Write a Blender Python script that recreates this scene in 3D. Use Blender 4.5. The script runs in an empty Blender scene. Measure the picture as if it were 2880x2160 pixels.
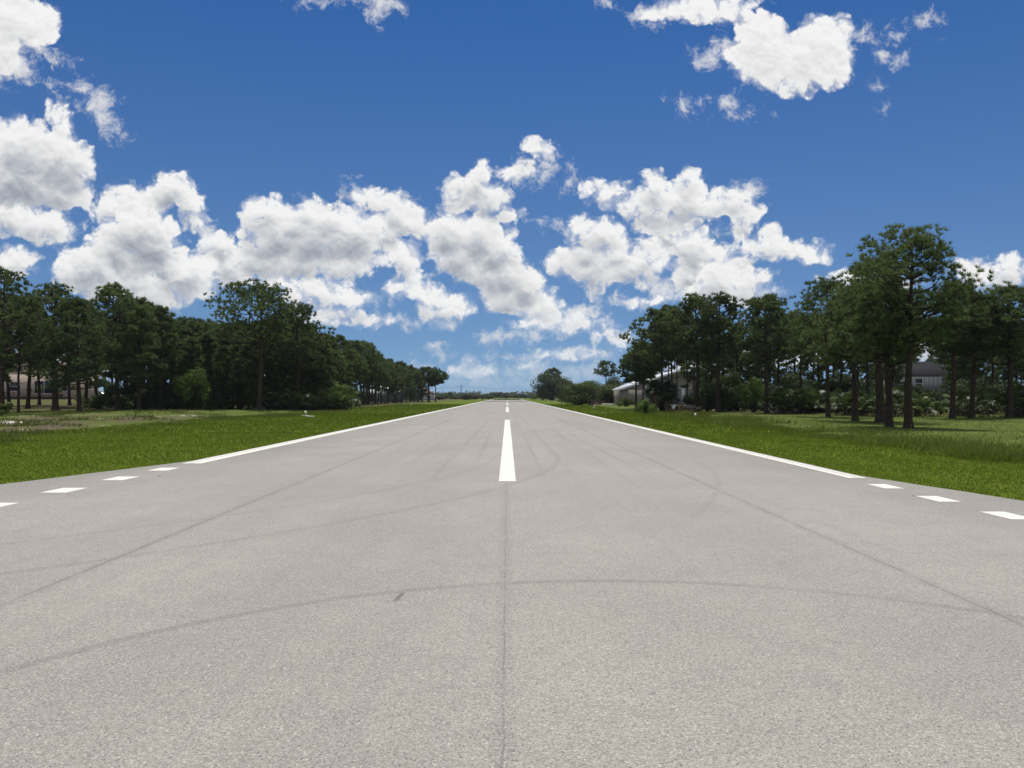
import bpy, math, random
import numpy as np
from mathutils import Vector

S = bpy.context.scene
HAZE = .00011
COL = S.collection
R = math.radians
F, CX, CY, EYE = 1662.0, 1096.0, 856.0, 1.55      # lens and horizon, measured on the photograph


def pos(px, py, z=0.0):
    """ground point (height z) seen at a photograph position"""
    Y = F * (EYE - z) / (py - CY)
    return ((px - CX) / F * Y, Y, z)


def at(px, Y, z=0.0):
    return ((px - CX) / F * Y, Y, z)


def hgt(py, Y):
    return EYE + (CY - py) / F * Y


def sstep(a, b, x):
    t = np.clip((x - a) / (b - a), 0, 1)
    return t * t * (3 - 2 * t)


def lump(x, y):
    return (np.sin(x * .9 + 1.3 * np.sin(y * .31)) * np.sin(y * .7 + 1.1 * np.sin(x * .43))
            + .5 * np.sin(x * 2.3 + y * 1.7) * np.sin(y * 2.1 - x * 1.1))


def ground_z(x, y):
    x = np.asarray(x, float); y = np.asarray(y, float)
    z = np.full(np.broadcast(x, y).shape, -0.03)
    # right-hand swale
    z = z - .22 * np.exp(-((x - 14.6) / 1.5) ** 2) * sstep(12, 22, y) * (1 - sstep(80, 110, y))
    # left rough bank
    m = sstep(-19.5, -24, x) * (1 - sstep(-33, -42, x)) * sstep(15, 28, y) * (1 - sstep(72, 84, y))
    z = z + m * (.12 + .10 * lump(x * 1.2, y * 1.2) + .05 * lump(x * 3.1, y * 3.3))
    # house plot rising behind the left trees
    z = z + 1.0 * sstep(-46, -60, x) * sstep(88, 125, y)
    # gentle unevenness away from the runway
    z = z + .05 * lump(x * .25, y * .22) * sstep(10, 22, np.abs(x))
    # pavement edge drop
    z = z - .02 * (1 - sstep(8, 10, np.abs(x)))
    return z


def gz(x, y):
    return float(ground_z(x, y))


# ------------------------------------------------------------------ mesh helpers
class MB:
    def __init__(s):
        s.v = []; s.t = []; s.q = []; s.n = 0

    def add(s, v, t=None, q=None):
        v = np.asarray(v, float).reshape(-1, 3)
        if t is not None and len(t): s.t.append(np.asarray(t, int).reshape(-1, 3) + s.n)
        if q is not None and len(q): s.q.append(np.asarray(q, int).reshape(-1, 4) + s.n)
        s.v.append(v); s.n += len(v)

    def box(s, c, d, rz=0.0, taper=1.0):
        hx, hy, hz = d[0] / 2, d[1] / 2, d[2] / 2
        v = np.array([(a * hx * (taper if k > 0 else 1), b * hy * (taper if k > 0 else 1), k * hz)
                      for k in (-1, 1) for a, b in ((-1, -1), (1, -1), (1, 1), (-1, 1))])
        if rz:
            cs, sn = math.cos(rz), math.sin(rz)
            v = np.stack([v[:, 0] * cs - v[:, 1] * sn, v[:, 0] * sn + v[:, 1] * cs, v[:, 2]], 1)
        v = v + np.array(c)
        s.add(v, q=[(3, 2, 1, 0), (4, 5, 6, 7), (0, 1, 5, 4), (1, 2, 6, 5), (2, 3, 7, 6), (3, 0, 4, 7)])

    def bx(s, x0, x1, y0, y1, z0, z1):
        s.box(((x0 + x1) / 2, (y0 + y1) / 2, (z0 + z1) / 2), (x1 - x0, y1 - y0, z1 - z0))

    def tube(s, pts, rad, n=6, cap=True):
        pts = np.asarray(pts, float); rad = np.broadcast_to(np.asarray(rad, float), (len(pts),))
        tan = np.gradient(pts, axis=0)
        tan /= np.linalg.norm(tan, axis=1)[:, None] + 1e-9
        ref = np.array([1., 0, 0]) if abs(tan[0, 0]) < .8 else np.array([0, 1., 0])
        a = np.cross(tan, ref); a /= np.linalg.norm(a, axis=1)[:, None] + 1e-9
        b = np.cross(tan, a)
        th = np.arange(n) / n * 2 * math.pi
        v = (pts[:, None] + rad[:, None, None] * (np.cos(th)[None, :, None] * a[:, None] + np.sin(th)[None, :, None] * b[:, None])).reshape(-1, 3)
        q = []
        for i in range(len(pts) - 1):
            for j in range(n):
                k = (j + 1) % n
                q.append((i * n + j, i * n + k, (i + 1) * n + k, (i + 1) * n + j))
        t = []
        if cap:
            v = np.vstack([v, pts[0], pts[-1]])
            i0, i1, l = len(v) - 2, len(v) - 1, (len(pts) - 1) * n
            for j in range(n):
                k = (j + 1) % n
                t.append((i0, k, j)); t.append((i1, l + j, l + k))
        s.add(v, t, q)

    def prism(s, prof, y0, y1):
        """profile in x,z (counter-clockwise) swept along y; fan caps"""
        p = np.array(prof, float); n = len(p)
        a = np.stack([p[:, 0], np.full(n, y0), p[:, 1]], 1); b = np.stack([p[:, 0], np.full(n, y1), p[:, 1]], 1)
        q = [(i, (i + 1) % n, n + (i + 1) % n, n + i) for i in range(n)]
        t = [(0, i, i + 1) for i in range(1, n - 1)] + [(n, n + i + 1, n + i) for i in range(1, n - 1)]
        s.add(np.vstack([a, b]), t, q)

    def tris(s, P0, P1, P2):
        n = len(P0)
        v = np.stack([P0, P1, P2], 1).reshape(-1, 3)
        s.add(v, np.arange(3 * n).reshape(-1, 3))

    def mesh(s, name, smooth=False):
        v = np.vstack(s.v)
        t = np.vstack(s.t) if s.t else np.zeros((0, 3), int)
        q = np.vstack(s.q) if s.q else np.zeros((0, 4), int)
        me = bpy.data.meshes.new(name)
        me.vertices.add(len(v)); me.vertices.foreach_set('co', v.astype(np.float32).ravel())
        li = np.concatenate([t.ravel(), q.ravel()]).astype(np.int32)
        me.loops.add(len(li)); me.loops.foreach_set('vertex_index', li)
        npoly = len(t) + len(q)
        me.polygons.add(npoly)
        st = np.concatenate([np.arange(len(t)) * 3, len(t) * 3 + np.arange(len(q)) * 4]).astype(np.int32)
        me.polygons.foreach_set('loop_start', st)
        me.polygons.foreach_set('loop_total', np.concatenate([np.full(len(t), 3), np.full(len(q), 4)]).astype(np.int32))
        if smooth: me.polygons.foreach_set('use_smooth', np.ones(npoly, bool))
        me.update(calc_edges=True)
        return me


def obj(name, mb, mat, parent=None, smooth=False, loc=None):
    me = mb.mesh(name, smooth) if isinstance(mb, MB) else mb
    if mat is not None and len(me.materials) == 0: me.materials.append(mat)
    o = bpy.data.objects.new(name, me); COL.objects.link(o)
    if parent is not None: o.parent = parent
    if loc is not None: o.location = loc
    return o


def tag(o, label, cat, group=None):
    o['label'] = label; o['category'] = cat
    if group: o['group'] = group
    return o


def thing(name, label, cat, loc=(0, 0, 0), rz=0.0, group=None):
    o = bpy.data.objects.new(name, None); COL.objects.link(o)
    o.location = loc; o.rotation_euler = (0, 0, rz); o.empty_display_size = .3
    return tag(o, label, cat, group)


def struct(o, kind='structure'):
    o['kind'] = kind
    return o


# ------------------------------------------------------------------ materials
def N(nt, typ, **kw):
    n = nt.nodes.new(typ)
    for k, v in kw.items():
        if hasattr(n, k): setattr(n, k, v)
    return n


def setin(nt, n, key, v):
    sk = n.inputs[key]
    if isinstance(v, bpy.types.NodeSocket): nt.links.new(v, sk)
    elif v is not None: sk.default_value = v


def math_(nt, op, a, b=None, c=None, clamp=False):
    n = nt.nodes.new('ShaderNodeMath'); n.operation = op; n.use_clamp = clamp
    for i, v in enumerate((a, b, c)):
        if v is not None: setin(nt, n, i, v)
    return n.outputs[0]


def vmath(nt, op, a, b=None, c=None):
    n = nt.nodes.new('ShaderNodeVectorMath'); n.operation = op
    for i, v in enumerate((a, b, c)):
        if v is not None: setin(nt, n, i, v)
    return n.outputs['Value'] if op in ('LENGTH', 'DOT_PRODUCT', 'DISTANCE') else n.outputs['Vector']


def noise(nt, vec, scale, detail=4, rough=.55, dist=0.0, out=0):
    n = nt.nodes.new('ShaderNodeTexNoise')
    if vec is not None: nt.links.new(vec, n.inputs['Vector'])
    n.inputs['Scale'].default_value = scale; n.inputs['Detail'].default_value = detail
    n.inputs['Roughness'].default_value = rough; n.inputs['Distortion'].default_value = dist
    return n.outputs[out]


def mapr(nt, v, a, b, c=0.0, d=1.0, smooth=True):
    n = nt.nodes.new('ShaderNodeMapRange')
    n.interpolation_type = 'SMOOTHSTEP' if smooth else 'LINEAR'
    nt.links.new(v, n.inputs[0])
    for i, x in enumerate((a, b, c, d)): n.inputs[i + 1].default_value = x
    return n.outputs[0]


def mixc(nt, f, a, b, mode='MIX'):
    n = nt.nodes.new('ShaderNodeMix'); n.data_type = 'RGBA'; n.blend_type = mode
    for k, v in ((0, f), (6, a), (7, b)):
        if isinstance(v, tuple) and len(v) == 3: v = (*v, 1)
        setin(nt, n, k, v)
    return n.outputs[2]


def newmat(name):
    m = bpy.data.materials.new(name); m.use_nodes = True
    nt = m.node_tree; b = nt.nodes['Principled BSDF']
    return m, nt, b


def mat(name, c, rough=.7, var=.25, scale=6.0, spec=.3, metal=0.0, bump=0.0, c2=None, stretch=None):
    m, nt, b = newmat(name)
    tc = N(nt, 'ShaderNodeTexCoord'); v = tc.outputs['Object']
    if stretch: v = vmath(nt, 'MULTIPLY', v, stretch)
    f = noise(nt, v, scale, 5, .6)
    lo = tuple(x * (1 - var) for x in c); hi = c2 if c2 else tuple(min(1, x * (1 + var)) for x in c)
    nt.links.new(mixc(nt, mapr(nt, f, .3, .7), lo, hi), b.inputs['Base Color'])
    b.inputs['Roughness'].default_value = rough; b.inputs['Metallic'].default_value = metal
    b.inputs['Specular IOR Level'].default_value = spec
    if bump:
        bp = N(nt, 'ShaderNodeBump'); bp.inputs['Strength'].default_value = bump; bp.inputs['Distance'].default_value = .03
        nt.links.new(f, bp.inputs['Height']); nt.links.new(bp.outputs[0], b.inputs['Normal'])
    return m


def leafmat(name, c1, c2, trans=.25, rough=.5, spec=.3, scale=1.2, rnd=.35, c3=None):
    """foliage: colour differs between clumps and from plant to plant, some light passes through"""
    m, nt, b = newmat(name)
    oi = N(nt, 'ShaderNodeObjectInfo'); tc = N(nt, 'ShaderNodeTexCoord')
    f = noise(nt, tc.outputs['Object'], scale, 3, .6)
    col = mixc(nt, mapr(nt, f, .35, .68), c1, c2)
    if c3 is not None:
        f2 = noise(nt, tc.outputs['Object'], scale * 2.7, 2, .5)
        col = mixc(nt, mapr(nt, f2, .62, .74, 0, .8), col, c3)
    br = math_(nt, 'MULTIPLY_ADD', oi.outputs['Random'], rnd, 1 - rnd / 2)
    cb = N(nt, 'ShaderNodeCombineXYZ')
    for i in range(3): nt.links.new(br, cb.inputs[i])
    col = mixc(nt, 1.0, col, cb.outputs[0], 'MULTIPLY')
    nt.links.new(col, b.inputs['Base Color'])
    b.inputs['Roughness'].default_value = rough; b.inputs['Specular IOR Level'].default_value = spec
    tr = N(nt, 'ShaderNodeBsdfTranslucent'); nt.links.new(col, tr.inputs['Color'])
    mx = N(nt, 'ShaderNodeMixShader'); mx.inputs[0].default_value = trans
    nt.links.new(b.outputs[0], mx.inputs[1]); nt.links.new(tr.outputs[0], mx.inputs[2])
    nt.links.new(mx.outputs[0], nt.nodes['Material Output'].inputs['Surface'])
    return m


def glassmat(name, c=(.012, .016, .02)):
    m, nt, b = newmat(name)
    b.inputs['Base Color'].default_value = (*c, 1); b.inputs['Roughness'].default_value = .06
    b.inputs['Specular IOR Level'].default_value = .5
    return m


M = {}
M['needle'] = leafmat('pine needles', (.062, .094, .030), (.132, .178, .060), .44, .55, .2, .8, .45, (.145, .14, .055))
M['needle_far'] = leafmat('pine needles far', (.022, .042, .014), (.042, .070, .022), .2, .6, .2, .6, .4)
M['bark'] = mat('pine bark', (.050, .038, .030), .95, .5, 5.0, .1, bump=.8, stretch=(3, 3, .8))
M['bark_pale'] = mat('grey bark', (.10, .09, .075), .95, .4, 5.0, .1, bump=.6, stretch=(3, 3, .8))
M['leaf_dark'] = leafmat('dark broadleaf', (.042, .064, .016), (.080, .112, .030), .38, .65, .15, 1.5)
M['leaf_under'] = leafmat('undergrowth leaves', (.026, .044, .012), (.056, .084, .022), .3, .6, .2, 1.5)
M['leaf_mid'] = leafmat('mid broadleaf', (.066, .092, .022), (.115, .150, .040), .4, .65, .15, 1.2)
M['leaf_bright'] = leafmat('bright broadleaf', (.06, .115, .016), (.12, .19, .030), .42, .55, .2, 1.5)
M['leaf_brown'] = leafmat('brownish foliage', (.05, .035, .022), (.06, .055, .028), .15, .7, .2, 1.0)
M['palmetto'] = leafmat('palmetto fans', (.040, .070, .016), (.090, .130, .032), .3, .45, .35, 1.0, .4, (.17, .15, .08))
M['palm'] = leafmat('cabbage palm fronds', (.014, .028, .008), (.035, .055, .015), .15, .35, .5, 1.0, .3)
M['deadfrond'] = mat('dead fronds', (.16, .12, .07), .9, .4, 3.0, .1)


def grassmat(name, c1, c2, trans=.3, scale=.5):
    m, nt, b = newmat(name)
    g = N(nt, 'ShaderNodeNewGeometry')
    f = noise(nt, g.outputs['Position'], scale, 5, .65)
    col = mixc(nt, mapr(nt, f, .33, .68), c1, c2)
    f2 = noise(nt, g.outputs['Position'], 9.0, 2, .5)
    col = mixc(nt, mapr(nt, f2, .58, .80, 0, .32), col, (.15, .145, .04))
    nt.links.new(col, b.inputs['Base Color'])
    b.inputs['Roughness'].default_value = .6; b.inputs['Specular IOR Level'].default_value = .2
    tr = N(nt, 'ShaderNodeBsdfTranslucent'); nt.links.new(col, tr.inputs['Color'])
    mx = N(nt, 'ShaderNodeMixShader'); mx.inputs[0].default_value = trans
    nt.links.new(b.outputs[0], mx.inputs[1]); nt.links.new(tr.outputs[0], mx.inputs[2])
    nt.links.new(mx.outputs[0], nt.nodes['Material Output'].inputs['Surface'])
    return m


M['lawn'] = grassmat('mown lawn blades', (.074, .116, .005), (.116, .164, .010), .55)
M['weeds'] = grassmat('rank weeds', (.090, .125, .014), (.150, .180, .035), .5, .35)
M['rough'] = grassmat('rough verge plants', (.068, .094, .016), (.112, .138, .030), .45, .6)


# ------------------------------------------------------------------ ground
def ground_material():
    m, nt, b = newmat('ground')
    g = N(nt, 'ShaderNodeNewGeometry'); P = g.outputs['Position']
    sp = N(nt, 'ShaderNodeSeparateXYZ'); nt.links.new(P, sp.inputs[0])
    X, Y = sp.outputs[0], sp.outputs[1]
    w = noise(nt, P, .16, 4, .6); w2 = noise(nt, P, 1.1, 5, .65); w3 = noise(nt, P, 7.0, 4, .7)
    Xw = math_(nt, 'ADD', X, math_(nt, 'MULTIPLY_ADD', w, 9.0, -4.5))
    lawn = mixc(nt, mapr(nt, w2, .3, .7), (.060, .098, .005), (.098, .142, .009))
    lawn = mixc(nt, mapr(nt, w3, .5, .75, 0, .5), lawn, (.115, .120, .030))
    mow = math_(nt, 'SINE', math_(nt, 'MULTIPLY_ADD', X, 3.4, math_(nt, 'MULTIPLY', w, 5.0)))
    lawn = mixc(nt, mapr(nt, mow, -.2, .9, 0, .28), lawn, (.105, .135, .016))
    olive = mixc(nt, mapr(nt, w2, .3, .7), (.074, .100, .016), (.112, .136, .028))
    olive = mixc(nt, mapr(nt, w3, .48, .78, 0, .5), olive, (.135, .115, .05))
    olive = mixc(nt, mapr(nt, w, .40, .62, 0, .7), olive, (.050, .082, .012))
    # lawn beside the runway, duller ground farther off
    fl = mapr(nt, Xw, -20.0, -16.5)
    fr = mapr(nt, Xw, 15.5, 12.5)
    f = math_(nt, 'MULTIPLY', fl, fr)
    col = mixc(nt, f, olive, lawn)
    # bare dirt and white sand on the left bank
    band = math_(nt, 'MULTIPLY', mapr(nt, Xw, -20.0, -23.0), mapr(nt, Xw, -40.0, -33.0))
    band = math_(nt, 'MULTIPLY', band, math_(nt, 'MULTIPLY', mapr(nt, Y, 24.0, 32.0), mapr(nt, Y, 66.0, 46.0)))
    dirt = mixc(nt, mapr(nt, w3, .3, .7), (.065, .048, .034), (.135, .105, .074))
    d = noise(nt, vmath(nt, 'MULTIPLY', P, (.30, .13, 1.0)), 1.0, 6, .68)
    col = mixc(nt, math_(nt, 'MULTIPLY', band, mapr(nt, d, .40, .54)), col, dirt)
    s = noise(nt, vmath(nt, 'MULTIPLY', vmath(nt, 'ADD', P, (13.0, 40.0, 0.0)), (.22, .16, 1.0)), 1.0, 6, .7)
    col = mixc(nt, math_(nt, 'MULTIPLY', band, mapr(nt, s, .55, .60)), col, (.55, .52, .48))
    # pine litter under the trees
    lit = math_(nt, 'MAXIMUM', math_(nt, 'MULTIPLY', mapr(nt, X, -17.0, -23.0), mapr(nt, Y, 78.0, 86.0)),
                math_(nt, 'MULTIPLY', mapr(nt, X, 18.0, 23.0), mapr(nt, Y, 56.0, 70.0)))
    col = mixc(nt, math_(nt, 'MULTIPLY', lit, mapr(nt, w2, .35, .6, .2, .75)), col, (.085, .062, .035))
    nt.links.new(col, b.inputs['Base Color'])
    b.inputs['Roughness'].default_value = .95; b.inputs['Specular IOR Level'].default_value = .1
    bp = N(nt, 'ShaderNodeBump'); bp.inputs['Strength'].default_value = .7; bp.inputs['Distance'].default_value = .08
    nt.links.new(w3, bp.inputs['Height']); nt.links.new(bp.outputs[0], b.inputs['Normal'])
    return m


def build_ground():
    xs = np.concatenate([[-6000, -2500, -1200, -600, -350, -220, -160, -120, -95], np.arange(-80, -16, .8), np.arange(-16, 16, 1.0),
                         np.arange(16, 60, 1.5), [65, 75, 95, 130, 180, 260, 400, 700, 1300, 2600, 6000]])
    ys = np.concatenate([[-400, -150, -60, -20, -8], np.arange(0, 90, .8), np.arange(90, 160, 3), np.arange(160, 420, 12),
                         [450, 520, 640, 800, 1100, 1600, 2600, 4500, 9000]])
    X, Y = np.meshgrid(xs, ys, indexing='ij')
    Z = ground_z(X, Y)
    # keep clear below the pavement
    hw = np.where(Y < 25, 30, 8.4)
    Z = np.where((np.abs(X) < hw) & (Y < 23), np.minimum(Z, -.03), Z)
    b = MB()
    nx, ny = len(xs), len(ys)
    idx = np.arange(nx * ny).reshape(nx, ny)
    q = np.stack([idx[:-1, :-1], idx[1:, :-1], idx[1:, 1:], idx[:-1, 1:]], -1).reshape(-1, 4)
    b.add(np.stack([X, Y, Z], -1).reshape(-1, 3), q=q)
    struct(obj('ground', b, ground_material(), smooth=True))


build_ground()


# ------------------------------------------------------------------ runway
def runway_material():
    m, nt, b = newmat('runway asphalt')
    g = N(nt, 'ShaderNodeNewGeometry'); P = g.outputs['Position']
    sp = N(nt, 'ShaderNodeSeparateXYZ'); nt.links.new(P, sp.inputs[0]); X, Y = sp.outputs[0], sp.outputs[1]
    big = noise(nt, P, .35, 4, .6); mid = noise(nt, P, 3.0, 5, .65); fine = noise(nt, P, 45.0, 3, .7)
    streak = noise(nt, vmath(nt, 'MULTIPLY', P, (3.2, .07, 1.0)), 1.0, 5, .65)
    col = mixc(nt, mapr(nt, big, .3, .7), (.302, .284, .260), (.345, .326, .298))
    col = mixc(nt, mapr(nt, mid, .35, .7, 0, .35), col, (.262, .249, .230))
    col = mixc(nt, mapr(nt, streak, .52, .78, 0, .40), col, (.235, .225, .22))
    lane = noise(nt, vmath(nt, 'MULTIPLY', P, (.55, .035, 1.0)), 1.0, 4, .6)
    col = mixc(nt, mapr(nt, lane, .46, .62, 0, .30), col, (.255, .241, .223))
    stain = noise(nt, vmath(nt, 'MULTIPLY', P, (.8, .35, 1.0)), 1.0, 6, .72)
    col = mixc(nt, mapr(nt, stain, .58, .74, 0, .30), col, (.285, .268, .245))
    # stones in the surface
    vo = N(nt, 'ShaderNodeTexVoronoi'); vo.inputs['Scale'].default_value = 125.0; nt.links.new(P, vo.inputs['Vector'])
    sc = N(nt, 'ShaderNodeSeparateColor'); nt.links.new(vo.outputs['Color'], sc.inputs[0])
    st = mapr(nt, sc.outputs[0], 0, 1, .76, 1.20, False)
    pale = mapr(nt, sc.outputs[1], .972, .978)
    dark = mapr(nt, sc.outputs[2], .03, .02)
    gap = mapr(nt, vo.outputs['Distance'], .35, .75, 1.0, .78)
    k = math_(nt, 'MULTIPLY', st, gap)
    k = math_(nt, 'MULTIPLY', k, mapr(nt, fine, .3, .7, .86, 1.12))
    cb = N(nt, 'ShaderNodeCombineXYZ')
    for i in range(3): nt.links.new(k, cb.inputs[i])
    col = mixc(nt, 1.0, col, cb.outputs[0], 'MULTIPLY')
    col = mixc(nt, math_(nt, 'MULTIPLY', pale, .6), col, (.56, .54, .50))
    col = mixc(nt, math_(nt, 'MULTIPLY', dark, .7), col, (.08, .078, .075))
    # paving joints
    wob = math_(nt, 'MULTIPLY_ADD', noise(nt, P, 2.4, 6, .8), .06, -.03)
    Xw = math_(nt, 'ADD', X, wob)
    brk = noise(nt, P, 1.4, 4, .7)

    def line(x0, w, s):
        dd = math_(nt, 'ABSOLUTE', math_(nt, 'SUBTRACT', Xw, x0))
        return math_(nt, 'MULTIPLY', mapr(nt, dd, w, w * .25), mapr(nt, brk, .30, .62, s * .35, s))
    marks = [line(-.02, .010, .50), line(-3.75, .024, .62), line(3.49, .022, .58), line(-.02, .09, .14), line(-3.75, .13, .13), line(3.49, .13, .15)]

    def arc(cx, cy, r, w, s, ya, yb, sign=0):
        L = vmath(nt, 'DISTANCE', vmath(nt, 'MULTIPLY', P, (1, 1, 0)), (cx, cy, 0))
        dd = math_(nt, 'ABSOLUTE', math_(nt, 'SUBTRACT', L, r))
        a = math_(nt, 'MULTIPLY', mapr(nt, dd, w, w * .6), mapr(nt, brk, .32, .6, s * .45, s))
        a = math_(nt, 'MULTIPLY', a, mapr(nt, Y, ya, ya + 1.5)); a = math_(nt, 'MULTIPLY', a, mapr(nt, Y, yb, yb - 1.5))
        if sign: a = math_(nt, 'MULTIPLY', a, mapr(nt, math_(nt, 'MULTIPLY', X, sign), cx * sign, cx * sign + .5))
        return a
    marks += [arc(.8, 2.3, 4.16, .06, .27, 2.0, 9.0), arc(-17.5, 20.2, 18.8, .08, .19, 4.0, 24.0, 1), arc(-17.5, 20.2, 17.2, .07, .14, 4.0, 20.0, 1),
              arc(-18.7, 19.7, 23.25, .07, .13, 9.0, 21.0, 1), arc(26.0, 30.0, 24.0, .08, .16, 14.0, 34.0, -1),
              arc(-30, 46, 33.5, .08, .18, 20.0, 60.0, 1)]
    # straight tyre streaks
    for x0, w, s in ((-1.5, .09, .16), (1.35, .10, .18), (.75, .08, .14), (-2.45, .1, .12), (2.4, .1, .16), (-.8, .09, .13), (2.95, .06, .2)):
        dd = math_(nt, 'ABSOLUTE', math_(nt, 'SUBTRACT', math_(nt, 'MULTIPLY_ADD', Y, .004 * x0, X), x0))
        marks.append(math_(nt, 'MULTIPLY', mapr(nt, dd, w, w * .3), math_(nt, 'MULTIPLY', mapr(nt, streak, .35, .6, .2 * s, s), mapr(nt, Y, 9, 22))))
    t = marks[0]
    for x in marks[1:]: t = math_(nt, 'MAXIMUM', t, x)
    # one short rubber scrub
    sx = math_(nt, 'ABSOLUTE', math_(nt, 'SUBTRACT', math_(nt, 'MULTIPLY_ADD', Y, -.12, X), -1.55))
    sy = math_(nt, 'ABSOLUTE', math_(nt, 'SUBTRACT', Y, 5.95))
    t = math_(nt, 'MAXIMUM', t, math_(nt, 'MULTIPLY', mapr(nt, sx, .026, .012), mapr(nt, sy, .17, .08, 0, .7)))
    col = mixc(nt, t, col, (.085, .08, .078))
    # dusty edges
    ed = mapr(nt, math_(nt, 'ABSOLUTE', X), 6.9, 9.5, 0, .5)
    col = mixc(nt, math_(nt, 'MULTIPLY', ed, mapr(nt, mid, .4, .65)), col, (.24, .225, .20))
    er = math_(nt, 'MAXIMUM', mapr(nt, X, -7.40, -7.64), mapr(nt, X, 6.76, 6.94))
    er = math_(nt, 'MULTIPLY', er, mapr(nt, Y, 17.5, 20.0))
    col = mixc(nt, math_(nt, 'MULTIPLY', er, mapr(nt, noise(nt, P, 5.0, 5, .75), .40, .58)), col, (.17, .145, .10))
    nt.links.new(col, b.inputs['Base Color'])
    b.inputs['Roughness'].default_value = .85; b.inputs['Specular IOR Level'].default_value = .25
    bp = N(nt, 'ShaderNodeBump'); bp.inputs['Strength'].default_value = .4; bp.inputs['Distance'].default_value = .005
    nt.links.new(vo.outputs['Distance'], bp.inputs['Height']); bp.invert = True
    nt.links.new(bp.outputs[0], b.inputs['Normal'])
    return m


def edge_x(y, side):
    """pavement edge: straight, then flaring out to a wide apron behind the camera"""
    if side < 0: return -7.62 - max(0, (18.5 - y)) * .27 - max(0, 11.5 - y) * 1.2
    return 6.92 + max(0, (15.0 - y)) * .22 + max(0, 10.3 - y) * 1.2


RUN_END = 420.0
ys = np.concatenate([np.arange(-30, 30, .5), np.arange(30, RUN_END, 6), [RUN_END]])
b = MB()
rs = np.random.RandomState(3)
L = np.array([edge_x(y, -1) for y in ys]) + rs.uniform(-.02, .02, len(ys)); Rr = np.array([edge_x(y, 1) for y in ys]) + rs.uniform(-.02, .02, len(ys))
rows = np.stack([np.stack([L, ys, np.full_like(ys, -.09)], 1), np.stack([L + .04, ys, np.zeros_like(ys)], 1), np.stack([L * .5, ys, np.zeros_like(ys)], 1),
                 np.stack([Rr * .5, ys, np.zeros_like(ys)], 1), np.stack([Rr - .04, ys, np.zeros_like(ys)], 1), np.stack([Rr, ys, np.full_like(ys, -.09)], 1)], 1)
k = np.arange(len(ys) * 6).reshape(len(ys), 6)
b.add(rows.reshape(-1, 3), q=np.stack([k[:-1, :-1], k[:-1, 1:], k[1:, 1:], k[1:, :-1]], -1).reshape(-1, 4))
runway = struct(obj('runway', b, runway_material()))


def paint_material():
    m, nt, b = newmat('runway paint')
    g = N(nt, 'ShaderNodeNewGeometry'); P = g.outputs['Position']
    f = noise(nt, vmath(nt, 'MULTIPLY', P, (9.0, .6, 1)), 1.0, 5, .7); f2 = noise(nt, P, 60.0, 3, .7)
    col = mixc(nt, mapr(nt, f, .4, .75, 0, .55), (.64, .63, .575), (.52, .50, .45))
    col = mixc(nt, mapr(nt, f2, .54, .72, 0, .6), col, (.46, .44, .40))
    f3 = noise(nt, P, 14.0, 6, .75)
    col = mixc(nt, mapr(nt, f3, .64, .70, 0, .75), col, (.36, .34, .31))
    nt.links.new(col, b.inputs['Base Color']); b.inputs['Roughness'].default_value = .7
    return m


PAINT = paint_material()


def sheet(name, pts, parent, label=None):
    b = MB(); v = [(x, y, .004) for x, y in pts]
    b.add(v, q=[(0, 1, 2, 3)])
    o = obj(name, b, PAINT, parent)
    if label: o['label'] = label
    return o


y0 = 14.0
for i in range(6):
    sheet('centre_stripe', [(-.155, y0), (.155, y0), (.155, y0 + 36.6), (-.155, y0 + 36.6)], runway)
    y0 += 61.0
# edge lines are two painted bands with a hairline of asphalt between them
sheet('edge_line', [(-7.33, 17.7), (-7.05, 17.7), (-7.05, RUN_END), (-7.33, RUN_END)], runway)
sheet('edge_line', [(-7.50, 17.7), (-7.36, 17.7), (-7.36, RUN_END), (-7.50, RUN_END)], runway)
sheet('edge_line', [(6.46, 14.55), (6.66, 14.55), (6.66, RUN_END), (6.46, RUN_END)], runway)
sheet('edge_line', [(6.69, 14.55), (6.80, 14.55), (6.80, RUN_END), (6.69, RUN_END)], runway)
for k in range(4):
    ya = 16.0 - 1.83 * k
    sheet('edge_dash', [(-7.5, ya), (-7.08, ya), (-7.08, ya + .66), (-7.5, ya + .66)], runway)
for k in range(3):
    ya = 12.9 - 1.62 * k
    sheet('edge_dash', [(6.33, ya), (6.66, ya), (6.66, ya + .66), (6.33, ya + .66)], runway)

# added glossy sheets that imitate the trees' mirage reflection on the far runway
m, nt, bs = newmat('mirage mirror')
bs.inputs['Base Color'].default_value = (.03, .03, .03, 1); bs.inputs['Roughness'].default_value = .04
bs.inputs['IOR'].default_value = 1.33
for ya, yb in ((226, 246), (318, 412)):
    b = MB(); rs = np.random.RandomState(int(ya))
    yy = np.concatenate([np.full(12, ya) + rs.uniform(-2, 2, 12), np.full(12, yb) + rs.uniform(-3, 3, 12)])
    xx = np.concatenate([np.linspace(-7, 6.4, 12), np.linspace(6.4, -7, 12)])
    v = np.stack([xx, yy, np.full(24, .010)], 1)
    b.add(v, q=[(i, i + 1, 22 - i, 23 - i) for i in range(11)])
    struct(obj('mirage_sheet', b, m))


# ------------------------------------------------------------------ grass
def blades(b, x, y, h, w, rs, lean=.5, zoff=0.0):
    n = len(x)
    z = ground_z(x, y) + zoff - .01
    th = rs.uniform(0, 2 * math.pi, n); ph = rs.uniform(0, 2 * math.pi, n)
    d = np.stack([np.cos(th), np.sin(th), np.zeros(n)], 1) * (w / 2)[:, None]
    p = np.stack([x, y, z], 1)
    ln = rs.uniform(.1, 1, n) * lean * h
    tip = p + np.stack([np.cos(ph) * ln, np.sin(ph) * ln, h], 1)
    b.tris(p - d, p + d, tip)


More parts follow.
